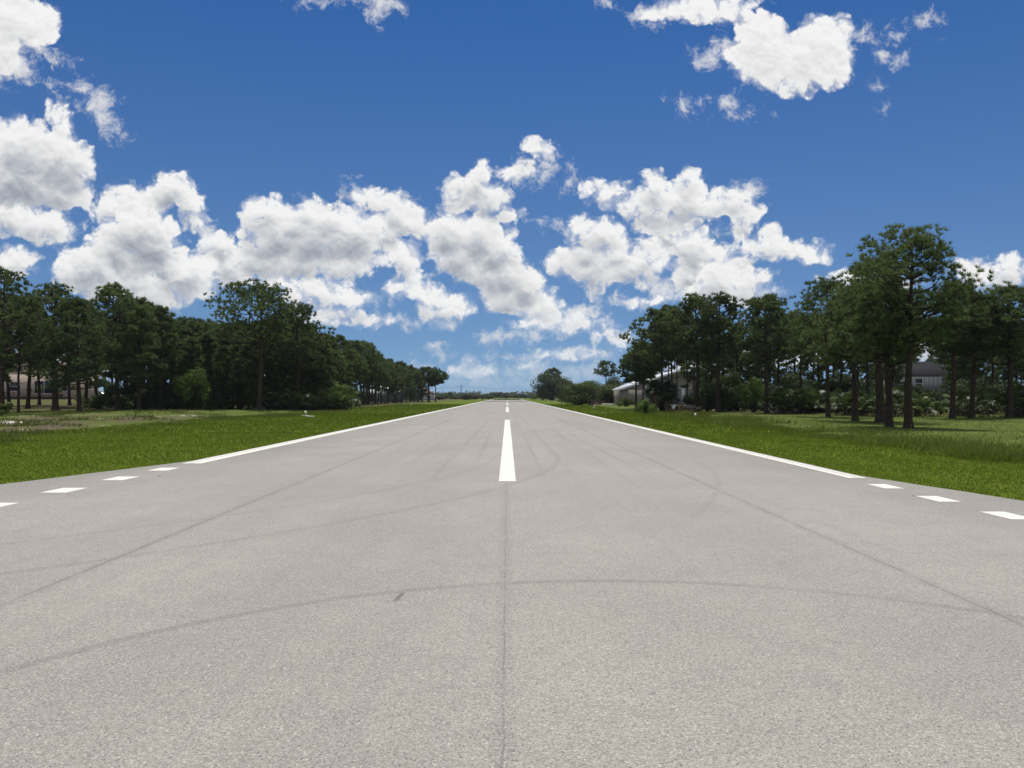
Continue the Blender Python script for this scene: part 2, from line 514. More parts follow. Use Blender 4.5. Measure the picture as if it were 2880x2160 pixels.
def on_grass(x, y):
    rag = .10 * np.sin(y * 5.1 + 2 * np.sin(y * 1.9)) + .08 * np.sin(y * 13.7) + .05 * np.sin(y * 31.0) + .04
    l = np.array([edge_x(v, -1) for v in y]) + rag; r = np.array([edge_x(v, 1) for v in y]) - rag
    return (x < l - .0) | (x > r + .0)


rs = np.random.RandomState(11)
b = MB()
for (xa, xb, ya, yb, den, hh, ww) in ((-30, -7.3, 9, 20, 800, .046, .014), (-24, -7.3, 20, 34, 330, .056, .022), (-21, -7.3, 34, 70, 70, .10, .04),
                                      (6.6, 22, 8.5, 20, 860, .046, .014), (6.6, 15, 20, 34, 360, .056, .022), (6.6, 14.5, 34, 70, 80, .10, .04),
                                      (-21, -7.4, 70, 150, 14, .12, .08), (6.7, 14, 70, 150, 14, .12, .08)):
    n = int((xb - xa) * (yb - ya) * den)
    x = rs.uniform(xa, xb, n); y = rs.uniform(ya, yb, n)
    keep = on_grass(x, y) & (np.abs(x) < .70 * y + 2)
    x, y = x[keep], y[keep]; n = len(x)
    blades(b, x, y, hh * rs.uniform(.45, 1.25, n), ww * rs.uniform(.6, 1.3, n), rs, .9)
struct(tag(obj('lawn_grass', b, M['lawn']), 'short mown bright green grass along both runway edges', 'grass'), 'stuff')

# rank weeds in the swale on the right
b = MB()
n = 60000
y = rs.uniform(15, 82, n); cxs = 13.6 + (y - 18) * .035 + rs.normal(0, 1.15, n) + .5 * np.sin(y * .6)
f = lump(cxs * .7, y * .5)
keep = (f > -.35) & (np.abs(cxs) < .72 * y + 2) & (cxs > 11.4)
x, y, f = cxs[keep], y[keep], f[keep]
blades(b, x, y, (.10 + .17 * np.clip(f + .5, 0, 1.4)) * rs.uniform(.3, 1.4, len(x)), rs.uniform(.012, .04, len(x)) * (1 + y / 70), rs, 1.0)
struct(tag(obj('tall_weeds', b, M['weeds']), 'taller rank weeds growing in the swale beyond the right lawn', 'weeds'), 'stuff')

# mown but duller grass behind the swale, rough plants on the left bank
b = MB()
n = 26000
x = rs.uniform(14.5, 44, n); y = rs.uniform(20, 66, n); keep = np.abs(x) < .72 * y + 2
blades(b, x[keep], y[keep], rs.uniform(.03, .08, keep.sum()), rs.uniform(.02, .05, keep.sum()), rs, .9)
n = 60000
x = rs.uniform(-46, -16.5, n); y = rs.uniform(22, 84, n)
f = lump(x * .8, y * .8) + .6 * lump(x * .3 + 4, y * .3)
keep = (np.abs(x) < .74 * y + 2) & (f > .25)
x, y, f = x[keep], y[keep], f[keep]
blades(b, x, y, rs.uniform(.05, .15, len(x)) * (1 + .9 * np.clip(f, 0, 1)), rs.uniform(.03, .08, len(x)), rs, 1.2)
struct(tag(obj('rough_grass', b, M['rough']), 'dull olive rough grass and creeping plants beyond the mown strips', 'grass'), 'stuff')


# ------------------------------------------------------------------ trees
def tufts(b, P, D, rs, nn=14, ln=.34, wd=.045, spread=1.0):
    """needle bursts at points P pointing along D"""
    n = len(P)
    c = np.repeat(P, nn, 0); d = np.repeat(D, nn, 0)
    r = rs.normal(0, 1, (n * nn, 3)); r /= np.linalg.norm(r, axis=1)[:, None]
    d = d / (np.linalg.norm(d, axis=1)[:, None] + 1e-9)
    v = d * .85 + r * spread * .85; v[:, 2] += .15
    v /= np.linalg.norm(v, axis=1)[:, None]
    l = ln * rs.uniform(.6, 1.2, n * nn)[:, None]
    s = np.cross(v, rs.normal(0, 1, (n * nn, 3))); s /= np.linalg.norm(s, axis=1)[:, None] + 1e-9
    w = wd * rs.uniform(.7, 1.3, n * nn)[:, None]
    base = c + v * l * .08
    b.tris(base - s * w * .5, base + s * w * .5, c + v * l)


def pine(H, cb, Rc, seed, nl=30, shape='round', nn=18, ln=.36, wd=.088, bias=None, r0=None, pad=18, bend=.02, dead=3):
    """tapered trunk; limbs bend up to flat pads of needle bursts that lie on a domed crown"""
    rs = np.random.RandomState(seed)
    tb, cbm = MB(), MB()
    r0 = r0 or H * .0165
    zz = np.concatenate([[0, .015, .04], np.linspace(.1, 1, 9)]) * H * .95
    wob = H * bend
    sx = np.cumsum(rs.normal(0, 1, len(zz))) * wob * .25; sy = np.cumsum(rs.normal(0, 1, len(zz))) * wob * .25
    sx -= sx[0]; sy -= sy[0]; sx *= np.clip(zz / H * 3, 0, 1); sy *= np.clip(zz / H * 3, 0, 1)
    tp = np.stack([sx, sy, zz], 1)
    tr = r0 * (1 - .86 * (zz / H) ** 1.15); tr[0] *= 1.55; tr[1] *= 1.28; tr[2] *= 1.08
    tp[0, 2] = -.12
    tb.tube(tp, tr, 9)

    def trunk_at(z):
        return np.array([np.interp(z, zz, sx), np.interp(z, zz, sy), z]), float(np.interp(z, zz, tr))

    def prof(t):
        if shape == 'umbrella': return (.62 + .38 * t / .55) if t < .55 else max(0, 1 - ((t - .55) / .45) ** 2) ** .5
        if shape == 'narrow': return min(1, .55 + 1.2 * t) * max(.02, 1 - t) ** .62 * 1.25
        return (.66 + .34 * t / .4) if t < .4 else max(0, 1 - ((t - .4) / .6) ** 2) ** .55
    P, D = [], []

    def add_pad(c, r, n, hd):
        for _ in range(n):
            v = rs.normal(0, 1, 3); v /= np.linalg.norm(v); v *= rs.uniform(.25, 1) ** .5
            v[2] = v[2] * .42 + (.10 if v[2] > 0 else 0)
            P.append(c + v * r); D.append(np.array([v[0], v[1], .7 + v[2]]) + hd * .3)
    az = rs.uniform(0, 6.28)
    for i in range(nl):
        t = min(1, max(0, (i + rs.uniform(0, 1)) / nl)) ** (.82 if shape != 'narrow' else 1.0)
        az += 2.4 + rs.uniform(-.6, .6)
        ze = cb + (H - cb) * t
        rad = Rc * prof(t) * rs.uniform(.66, 1.06)
        if t > .62 and shape != 'narrow': rad *= rs.uniform(.35, 1.0) ** .5
        if bias is not None: rad *= 1 + bias[1] * math.cos(az - bias[0])
        hd = np.array([math.cos(az), math.sin(az), 0]); side = np.array([-hd[1], hd[0], 0])
        drop = rad * rs.uniform(.30, .62) + (H - cb) * .05
        if t < .25: drop *= .5
        z0 = min(max(ze - drop, cb * .88), H * .90)
        p0, rr = trunk_at(z0); ptop, _ = trunk_at(min(ze, H * .94))
        e = np.array([ptop[0], ptop[1], 0]) + hd * rad; e[2] = ze - .12
        k = np.linspace(0, 1, 6); L = np.linalg.norm(e - p0)
        pts = p0[None] * (1 - k)[:, None] + e[None] * k[:, None]
        pts[:, 2] -= np.sin(k * math.pi) * L * rs.uniform(.04, .16)
        pts += side[None] * (np.sin(k * math.pi) * rs.normal(0, .07) * L)[:, None] + rs.normal(0, .018, (6, 3)) * L
        pts[0] = p0
        lr = max(.02, min(rr * .6, L * .027))
        tb.tube(pts, lr * (1 - .8 * k) + .006, 5, False)
        pr = Rc * rs.uniform(.20, .30) * (.75 + .35 * prof(t))
        add_pad(pts[-1], pr, pad, hd)
        for j in range(rs.randint(1, 4)):                   # side pads on forking branchlets
            u = rs.uniform(.42, .85)
            q0 = np.array([np.interp(u, k, pts[:, a_]) for a_ in range(3)])
            q1 = q0 + side * rs.choice((-1, 1)) * L * rs.uniform(.16, .36) + hd * L * rs.uniform(.0, .2) + np.array([0, 0, L * rs.uniform(.02, .16)])
            tb.tube([q0, (q0 + q1) / 2 - np.array([0, 0, .05 * L]), q1], [lr * .42 + .005, lr * .3 + .004, .006], 4, False)
            add_pad(q1, pr * rs.uniform(.5, .85), int(pad * .55), hd)
    add_pad(tp[-1], Rc * .22, pad, np.zeros(3))
    for i in range(dead):                       # bare lower limbs
        z = cb * rs.uniform(.55, .98); p0, rr = trunk_at(z); a = rs.uniform(0, 6.28); L = Rc * rs.uniform(.2, .5)
        e = p0 + np.array([math.cos(a) * L, math.sin(a) * L, L * rs.uniform(-.05, .35)])
        tb.tube([p0, (p0 + e) / 2 + rs.normal(0, .05, 3), e], [.03, .022, .008], 4, False)
    tufts(cbm, np.array(P), np.array(D), rs, nn, ln, wd)
    return tb.mesh('trunk', True), cbm.mesh('crown')


def place_tree(meshes, loc, label, cat='pine tree', name='pine_tree', group=None, rz=0.0, s=1.0, sz=None, bark='bark', leaf='needle'):
    t = thing(name, label, cat, loc, rz, group)
    obj('trunk', meshes[0], M[bark], t); obj('crown', meshes[1], M[leaf], t)
    t.scale = (s, s, sz or s)
    return t


def dup(root, loc, rz, label, s=1.0, sz=None, group=None):
    r = root.copy(); COL.objects.link(r); r.location = loc; r.rotation_euler = (0, 0, rz); r.scale = (s, s, sz or s)
    r['label'] = label
    if group: r['group'] = group
    for ch in list(root.children):
        c = ch.copy(); COL.objects.link(c); c.parent = r
        for g in list(ch.children):
            d = g.copy(); COL.objects.link(d); d.parent = c
    return r


def gl(p):
    return (p[0], p[1], gz(p[0], p[1]))


# --- prominent trees, each grown for its place: px, base py (or Y), top py, crown radius m, crown base fraction
def prominent(px, Y, top, Rc, cbf, seed, label, **kw):
    x = (px - CX) / F * Y; z = gz(x, Y); H = hgt(top, Y) - z
    kw.setdefault('group', None); g = kw.pop('group')
    ms = pine(H, H * cbf, Rc * 1.1, seed, **kw)
    return place_tree(ms, (x, Y, z), label, group=g)


GL, GR = 'tall pines at the edge of the left woods', 'tall pines in the stand on the right'
prominent(560, 83, 612, 5.0, .58, 101, 'tallest flat-topped pine of the left woods, its wide crown standing clear above its neighbours', nl=38, pad=19, shape='umbrella', bias=(3.0, .28), r0=.27, group=GL)
prominent(642, 88, 658, 3.6, .40, 102, 'round-crowned pine close behind the tall flat-topped pine, to its right', nl=36, shape='round', group=GL)
prominent(5, 70, 583, 4.0, .34, 103, 'big dark pine cut by the left edge of the picture', nl=36, shape='round', group=GL)
prominent(40, 74.7, 640, 2.4, .40, 104, 'thin-trunked pine before the tan house, left of its sliding door', nl=26, shape='round', r0=.13, group=GL)
prominent(120, 82, 616, 3.6, .27, 105, 'thick-trunked pine standing just right of the dark sliding door', nl=38, shape='round', r0=.33, group=GL)
prominent(172, 72, 646, 2.9, .24, 106, 'shorter dark pine between the sliding door and the parked car', nl=34, shape='narrow', r0=.22, group=GL)
prominent(255, 84, 615, 3.2, .34, 107, 'tall open-topped pine standing right of the parked car', nl=36, shape='round', r0=.24, group=GL)
prominent(300, 82, 660, 2.5, .28, 108, 'dense dark pine, first one right of the open-topped pine', nl=36, shape='narrow', group=GL)
prominent(345, 85, 664, 2.4, .25, 109, 'pointed dense dark pine at the end of the nearest left clump', nl=36, shape='narrow', group=GL)
prominent(228, 108, 700, 2.4, .45, 110, 'thin pine deep in the gap beside the parked car', nl=28, shape='round', r0=.13, group=GL)
prominent(926, 206, 795, 3.4, .48, 111, 'last big pine of the left row, forked crown beside the runway', ln=.5, wd=.16, nn=14, nl=30, shape='umbrella', r0=.3, group=GL)
prominent(941, 207, 801, 2.2, .62, 112, 'slim leaning-crowned pine at the very end of the left row', ln=.5, wd=.16, nn=14, nl=22, shape='umbrella', bias=(0.0, .35), r0=.18, group=GL)

prominent(1962, 39.0, 500, 2.95, .44, 121, 'largest pine of the right stand, broad domed crown high above the others', nl=52, nn=24, ln=.28, wd=.038, pad=18, bias=(3.1, .22), shape='umbrella', r0=.20, group=GR)
prominent(1921, 40.3, 612, 2.2, .46, 122, 'forking pine close on the left of the largest right-hand pine', nn=22, ln=.28, wd=.038, pad=19, nl=32, shape='round', r0=.19, group=GR)
prominent(1901, 47.7, 560, 2.8, .44, 123, 'thick straight pine standing behind the forking pine', nn=20, ln=.30, wd=.046, pad=17, nl=36, shape='round', r0=.26, group=GR)
prominent(1847, 50.5, 616, 2.6, .42, 124, 'round pine on the lawn left of the thick straight pine', nn=20, ln=.30, wd=.046, pad=17, nl=36, shape='round', r0=.2, group=GR)
prominent(1789, 59.0, 604, 2.8, .46, 125, 'tall pine whose crown leans into the gap left of the largest pine', nn=20, ln=.30, wd=.046, pad=17, nl=36, shape='round', bias=(3.1, .15), r0=.16, group=GR)
prominent(1656, 69.6, 640, 2.6, .42, 126, 'airy round-topped pine right of the gravel-grey garage gable', nl=32, shape='umbrella', r0=.19, group=GR)
prominent(1551, 78.0, 637, 2.7, .44, 127, 'stout pine with rounded crown at the right end of the garage gable', nl=34, shape='umbrella', r0=.22, group=GR)
prominent(1505, 80.5, 639, 2.8, .48, 128, 'tall straight pine rising beside the brick pile before the garage', nl=34, shape='umbrella', r0=.24, group=GR)
prominent(1451, 88.0, 662, 2.4, .50, 129, 'slender pine directly behind the cabbage palm clump', nl=30, shape='umbrella', r0=.13, group=GR)
prominent(1432, 84.0, 668, 2.6, .46, 130, 'uneven-crowned pine rising out of the cabbage palm clump', nl=32, shape='umbrella', bias=(3.1, .35), r0=.18, group=GR)
prominent(1374, 99.0, 755, 2.0, .44, 131, 'short pine before the left corner of the garage', nl=28, shape='round', r0=.15, group=GR)
prominent(1388, 97.0, 742, 2.1, .46, 132, 'short twin-stemmed-looking pine next to the garage corner', nl=28, shape='round', r0=.14, group=GR)
prominent(2057, 55.0, 612, 2.6, .50, 133, 'pine right of the grey two-storey house', nn=20, ln=.30, wd=.046, pad=17, nl=34, shape='round', r0=.2, group=GR)
prominent(2098, 55.5, 640, 2.3, .50, 134, 'darker pine second from the right edge of the stand', nl=30, shape='round', r0=.19, group=GR)
prominent(2180, 55.0, 616, 2.7, .45, 135, 'forked pine at the right edge of the picture', nn=20, ln=.30, wd=.046, pad=17, nl=34, shape='umbrella', r0=.21, group=GR)
prominent(2240, 58.0, 620, 2.7, .40, 136, 'pine cut off by the right edge of the picture', nl=32, shape='round', r0=.2, group=GR)
prominent(1306, 165, 781, 2.35, .66, 137, 'lone umbrella pine with a bare stem above the rounded shrubs', nl=15, pad=11, ln=.42, wd=.12, shape='umbrella', r0=.2, group='lone trees')

for px, Y, top, sd, lb in ((1444, 96, 668, 141, 'thin bare-stemmed pine just left of the garage doors'), (1461, 100, 690, 142, 'thinnest pine stem in front of the left roll door'),
                           (1486, 92, 672, 143, 'thin pine in front of the right roll door'), (1406, 104, 712, 144, 'thin pine in front of the sloping metal roof edge')):
    prominent(px, Y, top, 1.9, .52, sd, lb, nl=22, shape='umbrella', r0=.10, group=GR)

# --- trees packed in the woods: a few grown kinds, then copies
kinds = []
for i, (H, cbf, Rc, sh, nl) in enumerate(((10, .34, 2.3, 'round', 24), (10, .22, 2.0, 'narrow', 28), (10, .45, 2.4, 'umbrella', 22), (10, .28, 2.2, 'round', 26), (10, .38, 1.9, 'narrow', 22), (10, .50, 2.1, 'umbrella', 18), (10, .60, 2.0, 'umbrella', 18))):
    kinds.append(pine(H, H * cbf, Rc, 300 + i, nl=nl, shape=sh, nn=14, ln=.42, wd=.11, pad=13, r0=.15))
proto = {}
rt = random.Random(5)


def fill(px, Y, top, label, group, kind=None):
    x = (px - CX) / F * Y; z = gz(x, Y); s = (hgt(top, Y) - z) / 10.0
    k = rt.randrange(len(kinds)) if kind is None else kind
    rz = rt.uniform(0, 6.28); sx = s * rt.uniform(.92, 1.15)
    sx = max(sx, .75)
    if k not in proto:
        proto[k] = place_tree(kinds[k], (x, Y, z), label, group=group, rz=rz, s=sx, sz=s)
        return proto[k]
    return dup(proto[k], (x, Y, z), rz, label, sx, s, group)


LW = 'dark dense pine packed in the left woods between the tall clump and the runway'
LR = 'straight bare-stemmed pine in the receding row along the left side of the runway'
RW = 'pine among the thin-stemmed trees deep in the right stand'
# canopy line of the left woods: (px, top)
sky_l = [(362, 690), (372, 688), (395, 690), (420, 692), (450, 694), (480, 697), (505, 700), (530, 702), (600, 690), (660, 688), (690, 722), (722, 722), (745, 735), (763, 741), (789, 743), (805, 758), (821, 772), (835, 778), (848, 784), (865, 788), (886, 787), (905, 796), (925, 806)]


def line_at(tab, px):
    return float(np.interp(px, [a for a, _ in tab], [c for _, c in tab]))


def edge_Y(px):       # how far off the front of the left woods stands
    return float(np.interp(px, [350, 700, 763, 816, 870, 924, 940], [86, 91, 112, 140, 180, 206, 215]))


for row in range(3):
    px = 372 + row * 9
    while px < 752:
        Y = edge_Y(px) + row * 6.5 + rt.uniform(0, 3.5)
        top = line_at(sky_l, px) + (rt.uniform(14, 60) if row == 0 else rt.uniform(2, 24) if row == 1 else rt.uniform(-4, 9))
        fill(px, Y, top, LW, 'pines packed in the left woods')
        px += rt.uniform(15, 26)
for row in range(3):
    px = 755 + row * 5
    while px < 916:
        Y = edge_Y(px) + row * 12 + rt.uniform(0, 7)
        top = line_at(sky_l, px) + (rt.uniform(4, 30) if row == 0 else rt.uniform(-6, 12))
        fill(px, Y, top, LR, 'pines in the receding row along the runway', rt.choice((5, 6, 2)) if px < 838 and row < 2 else rt.choice((0, 2, 3, 5, 1)))
        px += rt.uniform(7, 17)
# behind the near left clump
for px, Y, top in ((185, 100, 655), (210, 96, 668), (275, 94, 640), (325, 92, 660), (150, 104, 650), (85, 104, 660), (60, 96, 640), (310, 98, 648), (335, 94, 676), (20, 92, 640), (360, 92, 682), (285, 104, 650), (245, 112, 690), (270, 116, 700), (295, 112, 690), (322, 114, 700), (350, 108, 700), (-30, 88, 625), (-70, 82, 640), (-115, 92, 630), (-160, 80, 650), (-210, 90, 640)):
    fill(px, Y, top, 'pine standing behind the nearest clump of dark pines on the left', 'pines behind the nearest left clump')
# right stand, second and third rows
sky_r = [(1340, 775), (1365, 760), (1385, 720), (1410, 700), (1440, 690), (1480, 660), (1505, 655), (1550, 645), (1600, 665), (1630, 655), (1660, 650), (1710, 645), (1740, 630), (1780, 625), (1830, 640), (2080, 625), (2110, 625), (2140, 640), (2170, 640), (2215, 640)]
for row in range(2):
    px = 1385 + row * 14
    while px < 2440:
        Y = (86 + row * 14 if px > 1560 else 160 + row * 9) + rt.uniform(0, 8) - (14 if px > 1700 else 0)
        top = line_at(sky_r, px) + rt.uniform(20, 70) + 6 * row + (32 if px < 1560 else 0)
        if not 1925 < px < 2045:
            fill(px, Y, top, RW, 'thin-stemmed pines deep in the right stand', rt.choice((2, 5, 6, 4, 6)))
        px += rt.uniform(36, 66)
for px, Y, top, k in ((1528, 108, 742, 1), (1556, 112, 735, 3), (1600, 118, 745, 1), (1700, 110, 742, 3), (1745, 104, 736, 1), (1870, 118, 770, 3), (2085, 120, 755, 3), (2130, 112, 740, 1), (2205, 104, 735, 3), (2066, 80, 770, 1), (1922, 96, 742, 3), (2098, 84, 740, 3), (1640, 126, 730, 3), (1672, 120, 738, 1), (1785, 120, 735, 1), (1832, 108, 742, 1), (1960, 150, 742, 3), (2020, 146, 735, 1), (2045, 130, 745, 3), (2165, 92, 742, 1), (1900, 132, 735, 3), (1580, 130, 738, 1), (1500, 106, 738, 3), (1540, 96, 752, 1)):
    fill(px, Y, top, RW, 'thin-stemmed pines deep in the right stand', k)


# ------------------------------------------------------------------ broadleaf shrubs and trees
def leafball(b, c, r, n, ls, rs, up=.35):
    d = rs.normal(0, 1, (n, 3)); d /= np.linalg.norm(d, axis=1)[:, None]
    rad = rs.uniform(.45, 1.04, n) ** .6
    p = np.array(c) + d * rad[:, None] * np.array(r)
    nrm = d + rs.normal(0, .6, (n, 3)); nrm[:, 2] += up; nrm /= np.linalg.norm(nrm, axis=1)[:, None]
    a = np.cross(nrm, rs.normal(0, 1, (n, 3))); a /= np.linalg.norm(a, axis=1)[:, None] + 1e-9
    s = np.cross(nrm, a)
    l = ls * rs.uniform(.6, 1.4, n)[:, None]
    v = np.stack([p - a * l, p + s * l * .45, p + a * l, p - s * l * .45], 1).reshape(-1, 3)
    b.add(v, q=np.arange(4 * n).reshape(-1, 4))


def shrub_meshes(w, h, seed, n=2600, ls=.10, balls=14, depth=None, trunk=True):
    n = int(n * 1.9); balls = int(balls * 1.3); ls *= .9
    rs = np.random.RandomState(seed); b = MB(); t = MB(); depth = depth or w
    for i in range(balls):
        a = rs.uniform(0, 6.28); rr = rs.uniform(0, .36) ** .8
        zc = h * rs.uniform(.22, .80); k = 1 - .55 * max(0, zc / h - .45)
        c = (math.cos(a) * rr * w * k, math.sin(a) * rr * depth * k, zc)
        r = np.array([w * rs.uniform(.12, .24), depth * rs.uniform(.12, .24), min(h * rs.uniform(.12, .26), zc)])
        leafball(b, c, r, n // balls, ls, rs)
        if trunk:
            t.tube([(c[0] * .1, c[1] * .1, -.1), (c[0] * .4, c[1] * .4, zc * .5), c], [.05 * h / 3 + .01, .03 * h / 3 + .008, .008], 5, False)
    return t.mesh('stem', True), b.mesh('foliage')


def place_shrub(ms, loc, label, cat, name='shrub', leaf='leaf_dark', group=None, rz=0.0, s=1.0, sz=None):
    t = thing(name, label, cat, loc, rz, group)
    obj('stem', ms[0], M['bark'], t); obj('foliage', ms[1], M[leaf], t)
    t.scale = (s, s, sz or s)
    return t


def shrub(px, Y, top, wpx, seed, label, leaf='leaf_dark', n=2600, ls=.1, balls=14, cat='shrub', name='shrub', group=None):
    x = (px - CX) / F * Y; z = gz(x, Y); h = hgt(top, Y) - z; w = wpx / F * Y
    return place_shrub(shrub_meshes(w * 1.35, h, seed, n, ls, balls), (x, Y, z), label, cat, name, leaf, group)


GS = 'rounded shrubs beside the runway on the right'
shrub(1252, 139, 826, 82, 501, 'rounded dark green shrub nearest the runway on the right', 'leaf_dark', 5200, .17, 22, group=GS)
shrub(1262, 158, 816, 90, 502, 'taller olive green shrub behind the rounded dark one', 'leaf_mid', 5200, .18, 22, group=GS)
shrub(1310, 150, 830, 60, 503, 'pale olive shrub between the dark one and the garage', 'leaf_mid', 4200, .16, 18, group=GS)
shrub(1326, 190, 812, 54, 504, 'dark shrub behind the stem of the lone umbrella pine', 'leaf_dark', 3600, .2, 16, group=GS)
shrub(1283, 142, 862, 26, 505, 'low brownish bush beside the dirt mound', 'leaf_brown', 1500, .12, 10, group=GS)
shrub(1395, 71, 862, 34, 506, 'small leafy green bush at the foot of the cabbage palm clump', 'leaf_bright', 1800, .07, 10, group=GS)
# far broadleaf trees right of the runway end
shrub(1191, 300, 802, 58, 510, 'big dark rounded tree at the far right side of the runway end', 'leaf_dark', 5200, .34, 24, 'tree', 'broadleaf_tree', 'dark trees at the far right side of the runway')
shrub(1216, 318, 815, 44, 511, 'dark rounded tree on the right flank of the big far tree', 'leaf_dark', 3800, .34, 18, 'tree', 'broadleaf_tree', 'dark trees at the far right side of the runway')
shrub(1172, 305, 842, 34, 512, 'low bush under the left side of the big far tree', 'leaf_mid', 2200, .3, 12, 'shrub', 'shrub', 'low bushes under the big far tree')
prominent(1194, 304, 796, 3.2, .70, 513, 'wispy pine top poking out above the big dark far tree', nl=16, shape='umbrella', nn=12, ln=.6, wd=.16, r0=.25, group='lone trees')

# bright shrubs inside the left woods
shrub(412, 86, 790, 62, 520, 'bright yellow-green small tree in front of the left woods', 'leaf_bright', 3600, .12, 18, 'small tree', 'broadleaf_tree')
shrub(728, 93, 822, 50, 521, 'lighter green small tree at the right end of the palmetto thicket', 'leaf_bright', 2200, .12, 14, 'small tree', 'broadleaf_tree')
shrub(3, 62, 868, 32, 522, 'leafy green bush at the left edge of the picture', 'leaf_mid', 1600, .09, 10)
shrub(215, 92, 850, 62, 523, 'dark bush below the parked car', 'leaf_dark', 2400, .11, 12)
shrub(240, 100, 828, 30, 524, 'light green young bush right of the parked car', 'leaf_bright', 1200, .12, 10)

# understorey: a few kinds, copied along the wood edges
und = [shrub_meshes(3.4, 2.6, 540 + i, 2400, .11, 13) for i in range(3)]
uproto = {}


def under(px, Y, h, label, group, s=1.0):
    x = (px - CX) / F * Y; z = gz(x, Y); i = rt.randrange(3); rz = rt.uniform(0, 6.28)
    if i not in uproto:
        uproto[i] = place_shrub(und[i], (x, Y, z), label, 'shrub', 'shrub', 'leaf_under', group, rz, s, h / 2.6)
        return
    dup(uproto[i], (x, Y, z), rz, label, s, h / 2.6, group)


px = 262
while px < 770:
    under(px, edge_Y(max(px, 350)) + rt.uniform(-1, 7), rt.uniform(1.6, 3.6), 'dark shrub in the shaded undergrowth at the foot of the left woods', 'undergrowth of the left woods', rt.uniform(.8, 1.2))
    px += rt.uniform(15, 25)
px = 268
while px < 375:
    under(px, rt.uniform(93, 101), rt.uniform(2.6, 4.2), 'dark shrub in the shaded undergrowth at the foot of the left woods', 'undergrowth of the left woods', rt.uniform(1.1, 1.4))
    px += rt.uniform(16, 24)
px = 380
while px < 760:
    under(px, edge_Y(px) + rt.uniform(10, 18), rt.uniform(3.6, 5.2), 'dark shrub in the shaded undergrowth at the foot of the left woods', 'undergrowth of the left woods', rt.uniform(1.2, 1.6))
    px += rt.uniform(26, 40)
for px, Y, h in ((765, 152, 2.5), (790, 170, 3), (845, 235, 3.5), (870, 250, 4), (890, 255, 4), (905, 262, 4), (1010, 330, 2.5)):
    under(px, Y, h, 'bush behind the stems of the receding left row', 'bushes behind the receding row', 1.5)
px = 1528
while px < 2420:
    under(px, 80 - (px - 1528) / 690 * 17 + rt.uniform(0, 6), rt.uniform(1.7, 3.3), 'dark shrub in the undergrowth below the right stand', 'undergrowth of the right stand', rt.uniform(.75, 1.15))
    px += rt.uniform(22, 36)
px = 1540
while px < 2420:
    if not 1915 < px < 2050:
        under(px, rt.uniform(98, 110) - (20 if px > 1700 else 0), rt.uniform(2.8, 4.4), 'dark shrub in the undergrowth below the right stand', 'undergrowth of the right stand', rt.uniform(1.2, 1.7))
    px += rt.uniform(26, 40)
shrub(1628, 74, 812, 56, 530, 'bright leafy small tree left of the airy round-topped pine', 'leaf_bright', 2600, .1, 14, 'small tree', 'broadleaf_tree')
shrub(1500, 88, 852, 44, 532, 'dark bush at the foot of the straight pine, before the garage doors', 'leaf_dark', 2000, .1, 12)
shrub(1352, 118, 856, 30, 533, 'small olive bush before the left wall of the garage', 'leaf_mid', 1400, .11, 10)
shrub(1575, 82, 800, 60, 531, 'dark leafy small tree beside the stout pine', 'leaf_dark', 3000, .11, 16, 'small tree', 'broadleaf_tree')


# ------------------------------------------------------------------ palmettos
def fan(b, c, d, up, r, rs, n=13, droop=.15):
    d = d / np.linalg.norm(d); s = np.cross(d, up); s /= np.linalg.norm(s) + 1e-9; u = np.cross(s, d)
    for k in range(n):
        a = (k / (n - 1) - .5) * 3.6 + rs.uniform(-.06, .06)
        v = d * math.cos(a) + s * math.sin(a)
        l = r * (1 - .28 * abs(a) / 1.8) * rs.uniform(.85, 1.1)
        w = np.cross(v, u) * .05 * r * 1.6
        mid = c + v * l * .5 + u * .02; tip = c + v * l + np.array([0, 0, -droop * l])
        b.add([c, mid - w, tip, mid + w], q=[(0, 1, 2, 3)])


def palmetto_meshes(seed, n=22, R0=1.1, H=1.6, fr=.55):
    rs = np.random.RandomState(seed); b = MB(); st = MB()
    for i in range(n):
        a = rs.uniform(0, 6.28); el = rs.uniform(.35, 1.35); L = H * rs.uniform(.6, 1.15)
        o = np.array([rs.uniform(-.5, .5) * R0, rs.uniform(-.5, .5) * R0, 0])
        e = o + np.array([math.cos(a) * math.cos(el) * L, math.sin(a) * math.cos(el) * L, math.sin(el) * L])
        st.tube([o - (0, 0, .1), (o + e) / 2 + np.array([0, 0, .08]), e], [.02, .016, .01], 4, False)
        d = (e - o) / L; d[2] *= .5
        fan(b, e, d + rs.normal(0, .15, 3), np.array([0, 0, 1.]) + rs.normal(0, .5, 3), fr * rs.uniform(.75, 1.2), rs)
    return st.mesh('stem', True), b.mesh('fronds')


pal = [palmetto_meshes(600 + i) for i in range(4)]
pproto = {}


def palmetto(x, y, label, group, s=1.0):
    z = gz(x, y); i = rt.randrange(4); rz = rt.uniform(0, 6.28)
    if i not in pproto:
        t = thing('palmetto', label, 'palmetto', (x, y, z), rz, group); t.scale = (s, s, s)
        obj('stem', pal[i][0], M['bark'], t); obj('fronds', pal[i][1], M['palmetto'], t)
        pproto[i] = t; return
    dup(pproto[i], (x, y, z), rz, label, s, s, group)


